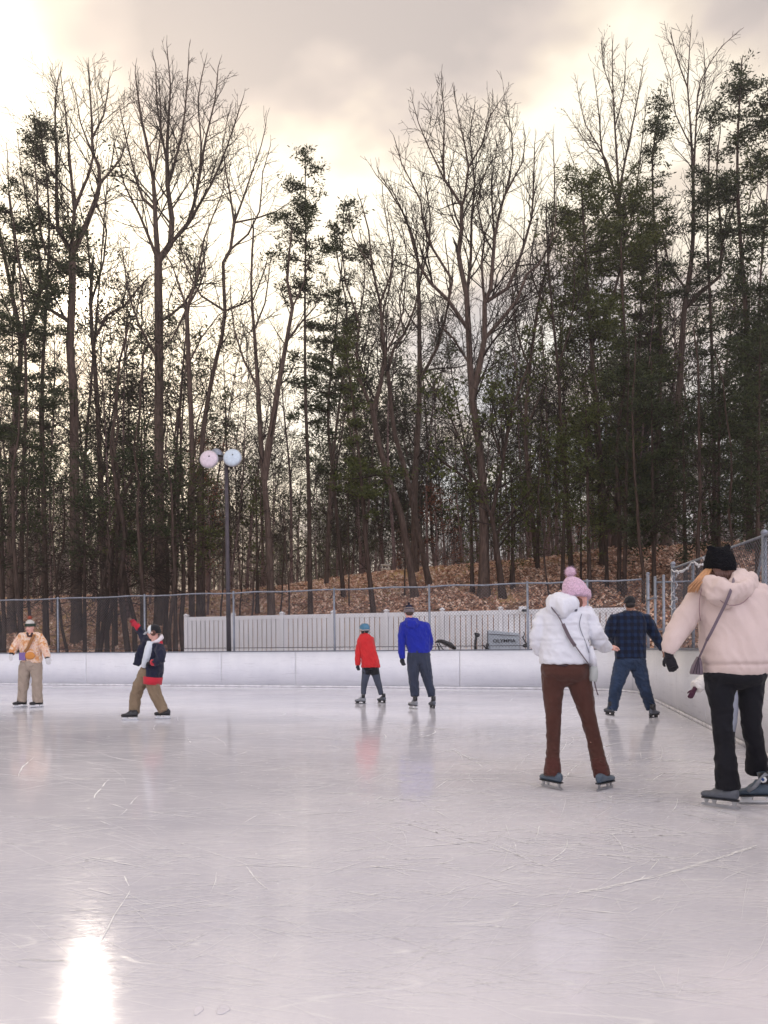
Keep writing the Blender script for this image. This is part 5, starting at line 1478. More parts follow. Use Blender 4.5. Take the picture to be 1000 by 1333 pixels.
def person_raised():
    p = Person(190, 937, 'skater in navy jacket with red trim and tan trousers throwing one arm up')
    B = p.body; Mx = make_head(p.root, B, p.pt(200.3, 822.8), 268, .9, pitch=-6)
    B.tube([Mx @ Vector((0, -.02, -.06)), p.pt(201, 838)], .05, 12)
    tor = [(200.5, 836, 5.5, .08), (200, 839, 9.5, .14), (200.5, 844, 11.6, .17), (200, 853, 12.2, .17), (199.5, 863, 12, .165), (199.5, 875, 11.6, .18), (198.6, 882, 10.8, .19), (197.8, 885, 10, .18)]
    p.rings(B, tor[:6], .78)
    far = [(194, 839.5, 5.5, .14), (188.5, 833, 5.2, .26), (184.5, 824, 4.6, .32), (180, 817, 3.9, .28)]
    near = [(207, 843, 6.0, -.14), (209.5, 851, 5.9, -.22), (209, 858.5, 5.4, -.24), (203.5, 862, 4.5, -.24), (198.8, 862.5, 3.8, -.22)]
    fl = [(192, 872, 8.3, .02), (187, 882, 8.4, .02), (179.5, 896, 7.4, .04), (176.5, 908, 6.6, .05), (175.2, 920, 6.5, .05), (174.3, 928, 6.6, .05)]
    bl = [(197, 878, 8.8, -.04), (199, 893, 8.2, -.06), (203, 905, 7.2, -.06), (208.5, 916, 6.4, -.05), (213.2, 925.5, 6.2, -.05)]
    p.limb(B, far, .6); p.limb(B, near, .6); p.limb(B, fl, .68); p.limb(B, bl, .68)
    navy = cloth('navy_shell', (.012, .014, .035)); red = cloth('red_trim', (.50, .02, .04)); white = cloth('white_shirt', (.62, .66, .72))
    j = MB(); p.rings(j, [(r[0] + 1.6, r[1], r[2] - 1.6, r[3], .01) for r in tor]); p.arm(j, far, 200.5); p.arm(j, near, 200.5)
    # the open front flap swings left
    j.tube([p.pt(190.5, 836, .1), p.pt(186, 845, .12), p.pt(181.5, 856, .12), p.pt(177.3, 866, .10)], [(.045, .035), (.075, .035), (.075, .03), (.05, .022)], 12)
    remesh(j, 'jacket', .008, navy, p.root, 2, wr=.015, seed=8)
    h = MB(); h.tube([p.pt(199.6, 881.0), p.pt(198.6, 890.5)], [(p.m(12), .205), (p.m(11.4), .20)], 24); h.build('jacket_hem', red, p.root, smooth=True)
    s = MB(); s.tube([p.pt(197, 836.5, -.06), p.pt(195.5, 845, -.09), p.pt(192.5, 856, -.10), p.pt(188, 868, -.07)], [(.062, .09), (.075, .10), (.07, .10), (.05, .08)], 14)
    remesh(s, 'shirt', .008, white, p.root, 2, wr=.006)
    c = MB(); c.tube([p.pt(206, 843, -.12), p.pt(209.5, 837, -.08), p.pt(208, 833.5, .05)], [.02, .035, .03], 10); c.build('hood_lining', red, p.root, smooth=True)
    c = MB(); c.tube([p.pt(199, 836.5, -.10), p.pt(206, 834.5, -.10), p.pt(210.5, 830, -.04), p.pt(210, 826.5, .05)], [.020, .034, .036, .022], 10); c.build('hood', cloth('white_hood', (.72, .66, .70)), p.root, smooth=True)
    t = MB(); p.rings(t, [(196, 872, 10.5, .14), (196.5, 880, 10.5, .13), (195.5, 886, 8.5, .10), (195, 890, 6, .07)]); p.limb(t, fl); p.limb(t, bl)
    remesh(t, 'trousers', .008, cloth('tan_trousers', (.215, .155, .10)), p.root, 2, wr=.015, seed=2)
    a, b, d = p.ends(near); g = MB(); make_hand(g, b, (-1, 0, -.1), (0, .5, -1), .9, .75, .004, 1); remesh(g, 'glove', .005, cloth('black_glove', (.015, .015, .02)), p.root, 1)
    c = MB(); c.tube([b - d * .075, b + d * .012], [.058, .052], 14); c.build('cuff', red, p.root, smooth=True)
    a, b, d = p.ends(far); g = MB(); make_hand(g, b + d * .04, (-.7, -.1, .75), (0, -1, .2), .88, .5, .004, 1); remesh(g, 'mitten', .005, cloth('red_glove', (.42, .03, .05)), p.root, 1)
    c = MB(); c.tube([b - d * .03, b + d * .06], [.052, .048], 14); c.build('cuff', red, p.root, smooth=True)
    # cap: white front, black back, white peak, brown ear muff
    blk = cloth('black_cap', (.012, .012, .016)); wh = cloth('white_cap', (.72, .76, .80), .7)
    hb = MB(); rings = []
    for z, rr in ((-.03, .96), (.01, 1.02), (.05, 1.0), (.09, .86), (.118, .62), (.135, .3), (.139, .06)):
        rings.append([Mx @ Vector((.092 * rr * math.cos(q), -.018 + .108 * rr * math.sin(q), z)) for q in [2 * math.pi * k / 26 for k in range(26)]])
    hb.ring_loft(rings); o = remesh(hb, 'cap', .006, blk, p.root, 2)
    fb = MB(); rings = []
    for y, rr in ((.028, .985), (.05, .93), (.075, .78), (.095, .55), (.106, .2)):
        rings.append([Mx @ Vector((.098 * rr * math.cos(q), y - .004, .035 + .098 * rr * math.sin(q))) for q in [2 * math.pi * k / 24 for k in range(24)]])
    fb.ring_loft(rings); fb.build('cap_front', wh, o, smooth=True)
    pk = MB(); pk.tube([Mx @ Vector((0, .075, .012)), Mx @ Vector((0, .13, .002)), Mx @ Vector((0, .175, -.022))], [(.07, .008), (.066, .008), (.035, .006)], 14, ref=(1, 0, 0)); pk.build('peak', wh, o, smooth=True)
    em = MB(); em.ell((.0, 0, 0), (.03, .048, .05), M=Mx @ Matrix.Translation((-.095, -.012, -.020))); em.ell((.0, 0, 0), (.03, .048, .05), M=Mx @ Matrix.Translation((.095, -.012, -.020))); em.build('ear_muffs', cloth('brown_fur', (.10, .045, .035)), p.root, smooth=True)
    em = MB(); em.ell((-.127, .004, -.012), (.006, .02, .018), M=Mx); em.build('ear_muff_badge', cloth('pale_badge', (.6, .42, .36)), p.root, smooth=True)
    skate(p.root, P(169.8, 938, p.Y - .05), 266, .93, 'black_boot', top=.18)
    skate(p.root, P(212.5, 935.8, p.Y + .0), 276, .93, 'black_boot', top=.18)
    p.finish('skin_pink')

def person_boy():
    p = Person(484, 916, 'child in a bright red jacket and blue ski helmet skating away')
    B = p.body; Mx = make_head(p.root, B, p.pt(474.3, 819.5), 305, .84, pitch=-4)
    B.tube([Mx @ Vector((0, -.02, -.05)), p.pt(474.5, 829)], .042, 12)
    tor = [(474.8, 824.5, 3.2, .055), (475.2, 827, 6.2, .08), (475.8, 831, 9.2, .10), (477.6, 840, 9.6, .12), (480, 850, 10.4, .125), (481.8, 860, 11.2, .13), (482.8, 868.5, 11.6, .13)]
    p.rings(B, tor[:6], .74)
    la = [(470, 832, 4.0, 0), (467.4, 842, 3.8, 0), (466.0, 852, 3.5, -.02), (466.0, 866, 3.0, -.03)]
    ra = [(482, 832, 4.4, .04), (485, 843, 4.2, .1), (484, 854, 3.8, .2), (480, 862, 3.2, .26)]
    ll = [(477.5, 868, 6.2, 0), (476.6, 878, 5.4, 0), (474.8, 887, 4.4, -.02), (473.8, 895, 3.7, 0), (473.4, 903.5, 3.2, 0)]
    rl = [(487, 868, 6.2, 0), (489.3, 878, 5.2, 0), (492, 888, 4.3, 0), (494.5, 896, 3.8, .04), (496.3, 904, 3.2, .06)]
    for r in (la, ra): p.arm(B, r, 476, .62)
    for r in (ll, rl): p.limb(B, r, .85)
    j = MB(); p.rings(j, tor); p.arm(j, la, 476); p.arm(j, ra, 476)
    j.tube([p.pt(470.5, 827, .02), p.pt(475, 828, -.07), p.pt(479.5, 827.5, .02)], .028, 10)
    remesh(j, 'jacket', .008, cloth('red_shell', (.58, .018, .022), .6), p.root, 2, wr=.014, seed=3)
    s = MB(); p.limb(s, [(478, 866, 6.6, 0), (477, 878, 5.6, 0)]); p.limb(s, [(486.5, 866, 6.6, 0), (489, 878.5, 5.6, 0)]); p.rings(s, [(482, 866, 10.6, .11), (482, 871, 10.8, .11)])
    remesh(s, 'shorts', .007, cloth('black_shorts', (.014, .014, .018)), p.root, 2)
    t = MB(); p.limb(t, ll); p.limb(t, rl); remesh(t, 'leggings', .007, cloth('slate_leggings', (.06, .07, .10)), p.root, 2, wr=.004)
    for r, sd in ((la, 1), (ra, -1)):
        a, b, d = p.ends(r); g = MB(); make_hand(g, b, (.1, .1, -1), (.3, 1, 0), .8, .5, .002, sd); remesh(g, 'glove', .005, cloth('black_glove', (.02, .02, .03)), p.root, 1)
    hb = MB(); rings = []
    for z, rr in ((-.045, .80), (-.03, 1.0), (.02, 1.06), (.07, 1.0), (.11, .80), (.138, .5), (.148, .12)):
        rings.append([Mx @ Vector((.105 * rr * math.cos(q), -.012 + .130 * rr * math.sin(q), z + (.028 if math.sin(q) > .2 and z < 0 else 0))) for q in [2 * math.pi * k / 26 for k in range(26)]])
    hb.ring_loft(rings); o = remesh(hb, 'helmet', .006, simple('blue_helmet', (.05, .17, .28), .35, .08, 8), p.root, 2)
    rb = MB(); rb.tube([Mx @ Vector((.112 * math.cos(q), -.012 + .136 * math.sin(q), -.022 + (.03 if math.sin(q) > .1 else 0))) for q in [math.pi * 2 * k / 26 for k in range(27)]], .009, 6); rb.build('helmet_rim', simple('pale_rim', (.45, .36, .32), .4), o, smooth=True)
    for k in (-1, 0, 1):
        vb = MB(); vb.tube([Mx @ Vector((k * .045, -.11, .075)), Mx @ Vector((k * .04, -.05, .128)), Mx @ Vector((k * .035, .02, .140))], [(.008, .004)] * 3, 6); vb.build('helmet_vent', M['black'], o, smooth=True)
    pd = MB(); pd.ell((-.088, -.01, -.055), (.022, .04, .045), M=Mx); pd.ell((.088, -.01, -.055), (.022, .04, .045), M=Mx); pd.ell((0, -.075, -.06), (.07, .03, .04), M=Mx); pd.build('ear_pads', M['black'], o, smooth=True)
    skate(p.root, P(469.8, 916.8, p.Y - .03), 292, .86, 'light_boot', black_holder=True)
    skate(p.root, P(497.3, 915.6, p.Y + .06), 318, .86, 'grey_boot', black_holder=True)
    p.finish('skin')

def person_blue():
    p = Person(550, 922.5, 'man in a royal blue hoodie, dark jeans and striped beanie skating away')
    B = p.body; Mx = make_head(p.root, B, p.pt(532.6, 797.5), 352, .98, pitch=-8)
    B.tube([Mx @ Vector((0, -.02, -.06)), p.pt(534, 810)], .056, 12)
    tor = [(534.5, 804.5, 4.5, .07), (536, 808.5, 9.0, .09), (537.5, 812.5, 14.5, .12), (540, 819, 16.6, .135), (542.5, 828, 16.6, .14), (544, 838, 15.3, .14), (545, 846, 14.4, .135), (545.2, 849.5, 13.6, .13)]
    p.rings(B, tor, .8)
    la = [(526.2, 814, 5.8, 0), (524.2, 825, 5.4, 0), (523, 836, 4.9, -.02), (523, 847, 4.1, -.02), (523.8, 857, 3.3, -.03)]
    ra = [(553, 815, 6.2, 0), (556.5, 825, 5.8, .02), (558.8, 834, 5.2, .06), (558.5, 842, 4.3, .16), (555, 848, 3.4, .22)]
    ll = [(538.6, 850, 8.2, 0), (538.2, 862, 8.4, 0), (538.4, 874, 7.2, -.02), (538.6, 886, 6.1, 0), (539.8, 897, 5.5, 0), (540.6, 906, 4.9, 0)]
    rl = [(551.2, 850, 8.2, 0), (552.6, 862, 8.4, 0), (554.6, 874, 7.2, 0), (557.5, 886, 6.0, .03), (560.2, 897, 5.4, .05), (562.4, 906, 4.9, .05)]
    for r in (la, ra): p.arm(B, r, 539, .62)
    for r in (ll, rl): p.limb(B, r, .75)
    blue = cloth('royal_blue_fleece', (.010, .020, .30))
    j = MB(); p.rings(j, tor); p.arm(j, la, 539); p.arm(j, ra, 539)
    j.tube([p.pt(529.5, 806, .0), p.pt(533, 810.5, -.12), p.pt(539, 811, -.12), p.pt(542.5, 806.5, .0)], [.03, .05, .05, .03], 12)
    j.ell(p.pt(537, 813.5, -.12), (.10, .05, .07))
    remesh(j, 'hoodie', .008, blue, p.root, 2, wr=.016, seed=5)
    t = MB(); p.rings(t, [(545, 847, 13.2, .125), (545, 854, 14.2, .13), (545, 860, 13, .115), (545, 865, 9, .08)]); p.limb(t, ll); p.limb(t, rl)
    remesh(t, 'jeans', .008, cloth('charcoal_denim', (.032, .040, .068)), p.root, 2, wr=.013, seed=6)
    for r, sd in ((la, 1), (ra, -1)):
        a, b, d = p.ends(r); g = MB(); make_hand(g, b, (.12, .1, -1), (.6, 1, 0), 1.0, .45, .003, sd); remesh(g, 'glove', .005, cloth('dark_glove', (.02, .022, .03)), p.root, 1)
    beanie(p, Mx, knit('navy_knit', (.022, .028, .06)), h=.15, band=knit('grey_tan_band', (.22, .18, .19)), pom=knit('navy_bobble', (.04, .04, .07)), pomr=.026, z0=.0)
    hs = MB(); hs.tube([Mx @ Vector((.097 * math.cos(q), -.008 + .117 * math.sin(q), .075)) for q in [math.pi * 2 * k / 26 for k in range(27)]], [(.008, .004)] * 27, 6); hs.build('hat_stripe', knit('tan_stripe', (.35, .27, .25)), p.root, smooth=True)
    hm = MB(); hm.ell((0, -.045, -.012), (.074, .062, .055), M=Mx); hm.build('hair', simple('brown_hair', (.06, .035, .025), .6), p.root, smooth=True)
    skate(p.root, P(538.2, 923, p.Y - .02), 330, 1.0, 'light_boot', black_holder=False)
    skate(p.root, P(563, 922.6, p.Y + .03), 345, 1.0, 'grey_boot', black_holder=True)
    p.finish('skin_pink')

def person_white():
    p = Person(752, 1027.5, 'woman in a white puffer jacket, brown leggings and pink bobble hat seen from behind')
    B = p.body; Mx = make_head(p.root, B, p.pt(751.5, 778.5, 0), 38, .98, pitch=-8, roll=0)
    B.tube([Mx @ Vector((0, -.02, -.05)), p.pt(740, 800, .02)], .052, 14)
    tor = [(738, 787, 13, .07, .02), (737, 790, 22, .09, .02), (736, 795, 29, .115, 0), (735, 804, 31, .14), (734.5, 818, 30.5, .15), (734, 832, 30.2, .155), (734.5, 846, 30.6, .158), (735, 858, 31.2, .155), (735.5, 863.5, 31, .150)]
    p.rings(B, [(a, b, c - 4, d - .02) for a, b, c, d in [r[:4] for r in tor]], .84)
    la = [(709.5, 799, 10, 0), (703.5, 812, 10.2, .0), (699.8, 826, 9.8, .01), (699.0, 836, 9.2, .04), (703.5, 847, 7.8, .12), (709, 853, 6.5, .19)]
    ra = [(763, 797.5, 10, 0), (769, 811, 10.6, .0), (774, 823, 10.6, -.01), (779, 832.5, 10.2, .03), (785.5, 840, 8.8, .12), (790, 843.5, 7.4, .20)]
    # widths are measured edge to edge of each leg
    ll = [(721, 868, 15.5, 0), (720, 884, 15.2, 0), (719.8, 900, 13.4, 0), (720.3, 918, 11, 0), (720.7, 936, 9.3, .0), (720.2, 952, 8.9, .02), (719.9, 968, 8.3, .03), (719.5, 984, 8.4, .02), (719.5, 1000, 9.8, .01), (718.8, 1010, 10.2, 0)]
    rl = [(750, 868, 16, 0), (753.5, 884, 16, 0), (757.5, 900, 14.6, 0), (762.2, 918, 11.8, 0), (766.4, 936, 9.7, 0), (770.4, 952, 9.3, .02), (774.2, 968, 9.0, .03), (778.0, 984, 9.4, .02), (781.8, 1000, 10, .01), (784.0, 1010.5, 9.6, 0)]
    for r in (la, ra): p.arm(B, r, 735, .55)
    for r in (ll, rl): p.limb(B, r, .9)
    puff = cloth('white_puffer', (.74, .75, .82), .55, .03, .15, 120, 0.1)
    q = [(p.pt(0, y).z, .007, .006) for y in (820.5, 839)]
    j = MB(); p.rings(j, tor, 1, 28, 2.5); p.arm(j, la, 735); p.arm(j, ra, 735)
    jk = remesh(j, 'jacket', .010, puff, p.root, 2, wr=.009, wsc=(8, 8, 12), quilt=q, seed=12)
    # wider skirt of the jacket to the right
    s = MB(); s.tube([p.pt(765, 842, -.02), p.pt(768.5, 856, -.02), p.pt(770.5, 867, -.02)], [(.030, .10), (.035, .12), (.030, .11)], 12); s.build('jacket_side', puff, jk, smooth=True)
    h = MB(); h.tube([p.pt(718.5, 783, .05), p.pt(722.5, 788, -.10), p.pt(733, 792, -.165), p.pt(744, 787, -.11), p.pt(750, 783, .05)], [(.05, .04), (.07, .055), (.075, .055), (.06, .05), (.04, .04)], 14)
    h.ell(p.pt(731, 789, -.10), (.115, .075, .085)); h.ell(p.pt(727.5, 781.5, -.03), (.075, .085, .055)); h.ell(p.pt(737, 783, -.03), (.09, .09, .06))
    remesh(h, 'hood', .008, puff, p.root, 5, wr=.010, seed=3)
    sm = cloth('seam_grey', (.30, .31, .36))
    def seam(pts, r=.0035, nm='seam'): 
        b = MB(); b.tube(smooth_poly([p.pt(*q) for q in pts], .02), r, 6); b.build(nm, sm, jk, smooth=True)
    seam([(716.5, 789, -.135), (722, 797, -.165), (727.5, 801, -.172), (736, 798.5, -.172), (744, 792, -.155), (751, 785.5, -.10)])
    seam([(757.5, 799, -.125), (754.5, 812, -.155), (757.5, 824, -.150), (762.5, 836, -.13), (767, 850, -.12)])
    lg = MB(); lg.ell(p.pt(749.5, 794, -.135), (.014, .008, .012)); lg.build('chest_badge', cloth('grey_badge', (.12, .12, .16)), jk, smooth=True)
    hr = MB(); hr.tube([p.pt(705.5, 866.5, -.02), p.pt(735, 866.5, -.155), p.pt(766, 865, -.02)], .006, 6); hr.build('hem_cord', cloth('dark_hem', (.05, .03, .04)), jk, smooth=True)
    t = MB(); p.rings(t, [(735.5, 862, 29.5, .125, 0), (736, 870, 31, .14, -.01), (737, 877, 31.5, .14, -.01), (737.5, 884, 28.5, .12), (737.5, 889, 22, .085), (737.5, 893, 12, .05)], 1, 28, 2.2); p.limb(t, ll); p.limb(t, rl)
    remesh(t, 'leggings', .008, cloth('brown_leggings', (.072, .026, .019), .8, .08), p.root, 9, wr=.006, wsc=(8, 8, 9), seed=2)
    for r, nm in ((ll, 'l'), (rl, 'r')):
        c = MB(); k = [x for x in r if x[1] >= 984]; p.limb(c, [(k[0][0], 986, k[0][2] + .3, k[0][3]), (k[1][0], k[1][1], k[1][2] + .6, k[1][3]), (k[2][0], k[2][1], k[2][2] + .4, k[2][3])]); remesh(c, 'cuff', .008, cloth('brown_cuff', (.08, .025, .020), .8, .08), p.root, 2, wr=.006, wsc=(14, 14, 22))
    # right hand held out, left one in the pocket
    a, b, d = p.ends(ra); make_hand(B, b, (.75, .45, .12), (0, .2, -1), .88, .45, 0, 1)
    a, b, d = p.ends(la); make_hand(B, b - d * .05, (.5, .8, -.2), (1, 0, 0), .8, .4, 0, -1)
    pink = knit('pink_knit', (.70, .48, .62), .10, 70)
    Mh = heading_matrix(p.pt(751.0, 778.5, 0), 38, -8, 0, 1.04) @ Matrix.Rotation(R(-8), 4, 'Y')
    beanie(p, Mh, pink, h=.165, a=.094, b=.112, band=knit('pink_rib', (.68, .46, .60), .12, 80), pom=knit('pale_pink_fur', (.80, .58, .72), .05), pomr=.050, z0=-.002, lean=(-.025, -.012))
    lb = MB(); lb.box((.04, .108, .035), (.03, .004, .012), M=Mh); lb.build('hat_label', M['black'], p.root)
    hm = MB(); hm.ell((0, -.045, -.045), (.066, .055, .06), M=Mx); hm.build('hair', simple('auburn_hair', (.16, .06, .04), .6), p.root, smooth=True)
    # shoulder bag
    cord = cloth('mauve_strap', (.13, .10, .12), .6)
    strap(p, [p.pt(718, 781, -.04), p.pt(716.8, 788, -.13), p.pt(727.5, 803, -.178), p.pt(738, 823, -.178), p.pt(750, 842, -.178), p.pt(761, 857, -.16), p.pt(769, 868, -.12)], .008, cord)
    strap(p, [p.pt(733, 812, -.185), p.pt(741, 829, -.185), p.pt(749, 841, -.185)], .013, cord, 'strap_pad')
    b = MB(); r0 = [(772.5, 867, 4.5), (772.8, 874, 5.8), (772.5, 882, 5.6), (772, 887, 4.2)]
    b.tube([p.pt(a, c, -.08) for a, c, w in r0], [(p.m(w), .045) for a, c, w in r0], 14); b.build('shoulder_bag', cloth('grey_bag', (.42, .44, .44), .5), p.root, smooth=True)
    strap(p, [p.pt(773.5, 885, -.08), p.pt(775.5, 895, -.08), p.pt(778.8, 905, -.08)], .005, cord, 'strap_tail')
    skate(p.root, P(718.8, 1026.5, p.Y + .02), 332, .86, 'blue_boot', 'figure', top=.15)
    skate(p.root, P(787.2, 1028, p.Y - .02), 44, .86, 'blue_boot', 'figure', top=.15)
    p.finish('skin_pink')

def person_plaid():
    p = Person(822, 934, 'man in a dark blue plaid shirt and jeans with legs apart, seen from behind')
    B = p.body; Mx = make_head(p.root, B, p.pt(820, 786.5), 5, .98, pitch=-8)
    B.tube([Mx @ Vector((0, -.02, -.06)), p.pt(820.5, 800)], .060, 12)
    tor = [(821, 795.5, 7, .075), (821, 798, 15, .10), (820.5, 802, 20.5, .125), (820, 812, 21, .14), (820, 824, 20, .145), (820.3, 838, 19.3, .145), (820.6, 850, 19.4, .145), (820.6, 857, 19.2, .14)]
    p.rings(B, tor, .84)
    la = [(800, 806, 7.8, 0), (796, 816, 7.8, 0), (794.2, 824.5, 7.2, .05), (799, 833, 5.6, .2), (804, 838, 4.2, .34)]
    ra = [(841, 806, 7.8, 0), (846.5, 816, 7.4, .0), (851.5, 825, 6.7, .01), (857.5, 835, 5.6, .02), (863, 845, 4.6, .03)]
    ll = [(811.5, 862, 10.8, 0), (808.5, 873, 10.2, 0), (805, 885, 8.9, -.02), (801.8, 897, 7.6, -.02), (799.8, 908, 6.9, 0), (798.3, 919, 6.3, 0), (797.2, 924, 5.9, 0)]
    rl = [(829.5, 862, 10.8, 0), (832.5, 873, 10, 0), (836, 885, 8.6, -.02), (839.5, 897, 7.4, -.02), (843, 908, 6.8, 0), (846.3, 918, 6.2, 0), (848, 923, 5.9, 0)]
    for r in (la, ra): p.arm(B, r, 820.5, .6)
    for r in (ll, rl): p.limb(B, r, .75)
    j = MB(); p.rings(j, tor, 1, 26, 2.6); p.arm(j, la, 820.5); p.arm(j, ra, 820.5)
    j.tube([p.pt(813, 797.5, .03), p.pt(820.5, 798.5, -.08), p.pt(828, 797.5, .03)], .032, 10)
    remesh(j, 'shirt', .008, plaid(), p.root, 2, wr=.010, seed=9)
    t = MB(); p.rings(t, [(820.5, 854, 18, .13), (820.5, 861, 19, .14), (820.5, 867, 16.5, .12), (820.5, 872, 11, .08)]); p.limb(t, ll); p.limb(t, rl)
    remesh(t, 'jeans', .008, cloth('blue_denim', (.020, .036, .075), .85, .45, .3, 150, .1, 5), p.root, 2, wr=.012, wsc=(9, 9, 12), seed=6)
    a, b, d = p.ends(ra); make_hand(B, b, (.35, -.05, -1), (-.6, 1, 0), 1.0, .5, 0, -1)
    a, b, d = p.ends(la); make_hand(B, b, (.4, .8, .2), (0, .2, -1), 1.0, .5, 0, 1)
    beanie(p, Mx, cloth('black_cap', (.010, .010, .013)), h=.120, a=.086, b=.106, z0=.012)
    hm = MB(); hm.ell((0, -.035, -.015), (.076, .072, .06), M=Mx); hm.build('hair', simple('dark_hair', (.016, .012, .012), .6), p.root, smooth=True)
    skate(p.root, P(794.5, 932, p.Y + .06), 348, 1.0, 'grey_boot', black_holder=True, tilt=-6)
    skate(p.root, P(850.3, 935.5, p.Y - .02), 46, 1.0, 'grey_boot', black_holder=True, tilt=8)
    p.finish('skin_brown')

def person_pink():
    p = Person(945, 1053, 'woman in a pale pink hooded jacket and black trousers cut by the right edge')
    B = p.body; Mx = make_head(p.root, B, p.pt(936, 741, 0), 342, 1.0, pitch=-6)
    B.tube([Mx @ Vector((0, -.02, -.05)), p.pt(942, 768, .02)], .055, 14)
    tor = [(945, 752, 20, .08, .02), (946, 756, 30, .10, .01), (948, 762, 38, .125), (951, 774, 42.5, .15), (953, 792, 43, .165), (954.5, 812, 42.5, .175), (956, 832, 42.2, .18), (957, 850, 41.8, .182), (957.5, 864, 41, .175), (957, 874, 39, .155), (957, 878, 36.5, .14)]
    p.rings(B, [(a, b, c - 6, d - .02) for a, b, c, d in [r[:4] for r in tor]], .8)
    la = [(914, 771, 14, 0), (905, 786, 15.5, 0), (896, 800, 16, 0), (886.5, 815, 15.5, 0), (877.5, 830, 13, -.02), (871, 843, 10, -.03), (868.2, 850, 7.6, -.03)]
    ra = [(988, 771, 14, 0), (998, 787, 15, 0), (1006, 804, 14.5, 0), (1011, 820, 13, .02), (1013, 836, 10.5, .04), (1013, 848, 7.6, .06)]
    ll = [(937, 880, 19.5, 0), (938, 896, 18.4, 0), (939.2, 912, 15.2, 0), (940, 930, 13, 0), (941, 950, 12, 0), (942.6, 968, 12.2, .01), (944, 986, 13.2, .0), (945.8, 1004, 14.2, 0), (947.2, 1020, 15.2, 0), (947.5, 1026.5, 15.6, 0)]
    rl = [(977, 880, 19, 0), (977.5, 896, 16.8, 0), (977, 912, 14.6, 0), (977.5, 930, 12.9, 0), (979.6, 950, 12.2, .02), (982.6, 968, 12.2, .06), (984.6, 984, 12.8, .09), (985.4, 998, 14, .11), (985.6, 1006, 14.8, .12)]
    la = [(a, b, c * .94, d) for a, b, c, d in la]; ra = [(a, b, c * .94, d) for a, b, c, d in ra]; tor = [tuple([r[0], r[1], r[2] * .975] + list(r[3:])) for r in tor]
    for r in (la, ra): p.arm(B, r, 951, .45)
    for r in (ll, rl): p.limb(B, r, .75)
    pk = cloth('blush_cotton', (.66, .53, .50), .8, .05, .2, 160, .15)
    j = MB(); p.rings(j, tor, 1, 30, 2.5); p.arm(j, la, 951); p.arm(j, ra, 951)
    q = [(p.pt(0, 871).z, .010, .012)]
    jk = remesh(j, 'jacket', .010, pk, p.root, 2, wr=.013, wsc=(5, 5, 3.4), quilt=q, seed=21)
    h = MB()
    h.tube([p.pt(914.5, 757, .05), p.pt(921, 762, -.10), p.pt(933, 768, -.18), p.pt(949, 776, -.205), p.pt(965, 771, -.17), p.pt(976, 760, -.07), p.pt(977, 753, .05)], [(.045, .04), (.065, .05), (.078, .05), (.088, .045), (.082, .05), (.07, .05), (.04, .04)], 16)
    h.tube([p.pt(961, 749, -.02), p.pt(965, 757, -.11), p.pt(962, 770, -.17)], [(.055, .05), (.075, .06), (.08, .05)], 14)
    h.ell(p.pt(928, 757, -.04), (.10, .09, .045)); h.ell(p.pt(940, 775, -.16), (.11, .06, .065))
    remesh(h, 'hood', .008, pk, p.root, 3, wr=.011, wsc=(7, 7, 7), seed=3)
    sm = cloth('rose_seam', (.30, .19, .20))
    def seam(pts, r=.0032):
        b = MB(); b.tube(smooth_poly([p.pt(*q) for q in pts], .02), r, 6); b.build('seam', sm, jk, smooth=True)
    seam([(923, 768, -.165), (933, 777, -.205), (944, 786, -.222), (956, 788, -.224), (968, 784, -.21), (978, 773, -.155), (983, 763, -.09)])
    seam([(914, 765, -.12), (911, 780, -.155), (910.5, 797, -.15), (912, 808, -.13)])
    seam([(990, 768, -.11), (992, 790, -.14), (994, 812, -.13), (996, 828, -.11)])
    rib = MB(); rib.tube([p.pt(957.2, 873.5), p.pt(957.2, 879)], [(p.m(38.0), .150), (p.m(37.4), .145)], 30, ref=(0, 1, 0)); rib.build('jacket_hem', pk, jk, smooth=True)
    ll = [(a, b, c * .96, d) for a, b, c, d in ll]; rl = [(a, b, c * .96, d) for a, b, c, d in rl]
    t = MB(); p.rings(t, [(957, 872, 37, .135), (957, 880, 38, .145, -.01), (957.5, 887, 34.5, .125, -.01), (957.5, 892, 26, .095), (957.5, 897, 14, .05)], 1, 28, 2.4); p.limb(t, ll); p.limb(t, rl)
    remesh(t, 'trousers', .008, cloth('black_trousers', (.0075, .0075, .012), .8, .1, .15, 160, .05), p.root, 8, wr=.008, wsc=(7, 7, 7), seed=2)
    blk = cloth('black_glove', (.013, .012, .018))
    a, b, d = p.ends(la); g = MB(); g.tube([b - d * .03, b + Vector((.015, 0, -.03))], .030, 12); make_hand(g, b + Vector((.012, 0, -.015)), (.28, -.1, -1), (.5, 1, 0), .82, .5, .003, 1); remesh(g, 'glove', .005, blk, p.root, 1)
    a, b, d = p.ends(ra); g = MB(); g.tube([b - d * .03, b + Vector((0, 0, -.03))], .030, 12); make_hand(g, b + Vector((0, 0, -.015)), (0, .1, -1), (-.5, 1, 0), .85, .5, .003, -1); remesh(g, 'glove', .005, blk, p.root, 1)
    # knitted hat with two corners
    hb = MB(); Mh = heading_matrix(p.pt(936.5, 742, 0), 342, 0, -3, 1.0)
    rings = []
    for z, a_, b_ in ((-.012, .090, .108), (.02, .0945, .110), (.06, .092, .104), (.10, .085, .085), (.130, .082, .055), (.146, .084, .032), (.152, .078, .016)):
        rings.append([Mh @ Vector((a_ * math.cos(q), -.006 + b_ * math.sin(q), z + .010 * (abs(math.cos(q)) ** 3) * (z > .1))) for q in [2 * math.pi * k / 28 for k in range(28)]])
    hb.ring_loft(rings); hb.ell((-.076, -.006, .148), (.018, .018, .016), M=Mh); hb.ell((.076, -.006, .152), (.016, .016, .016), M=Mh)
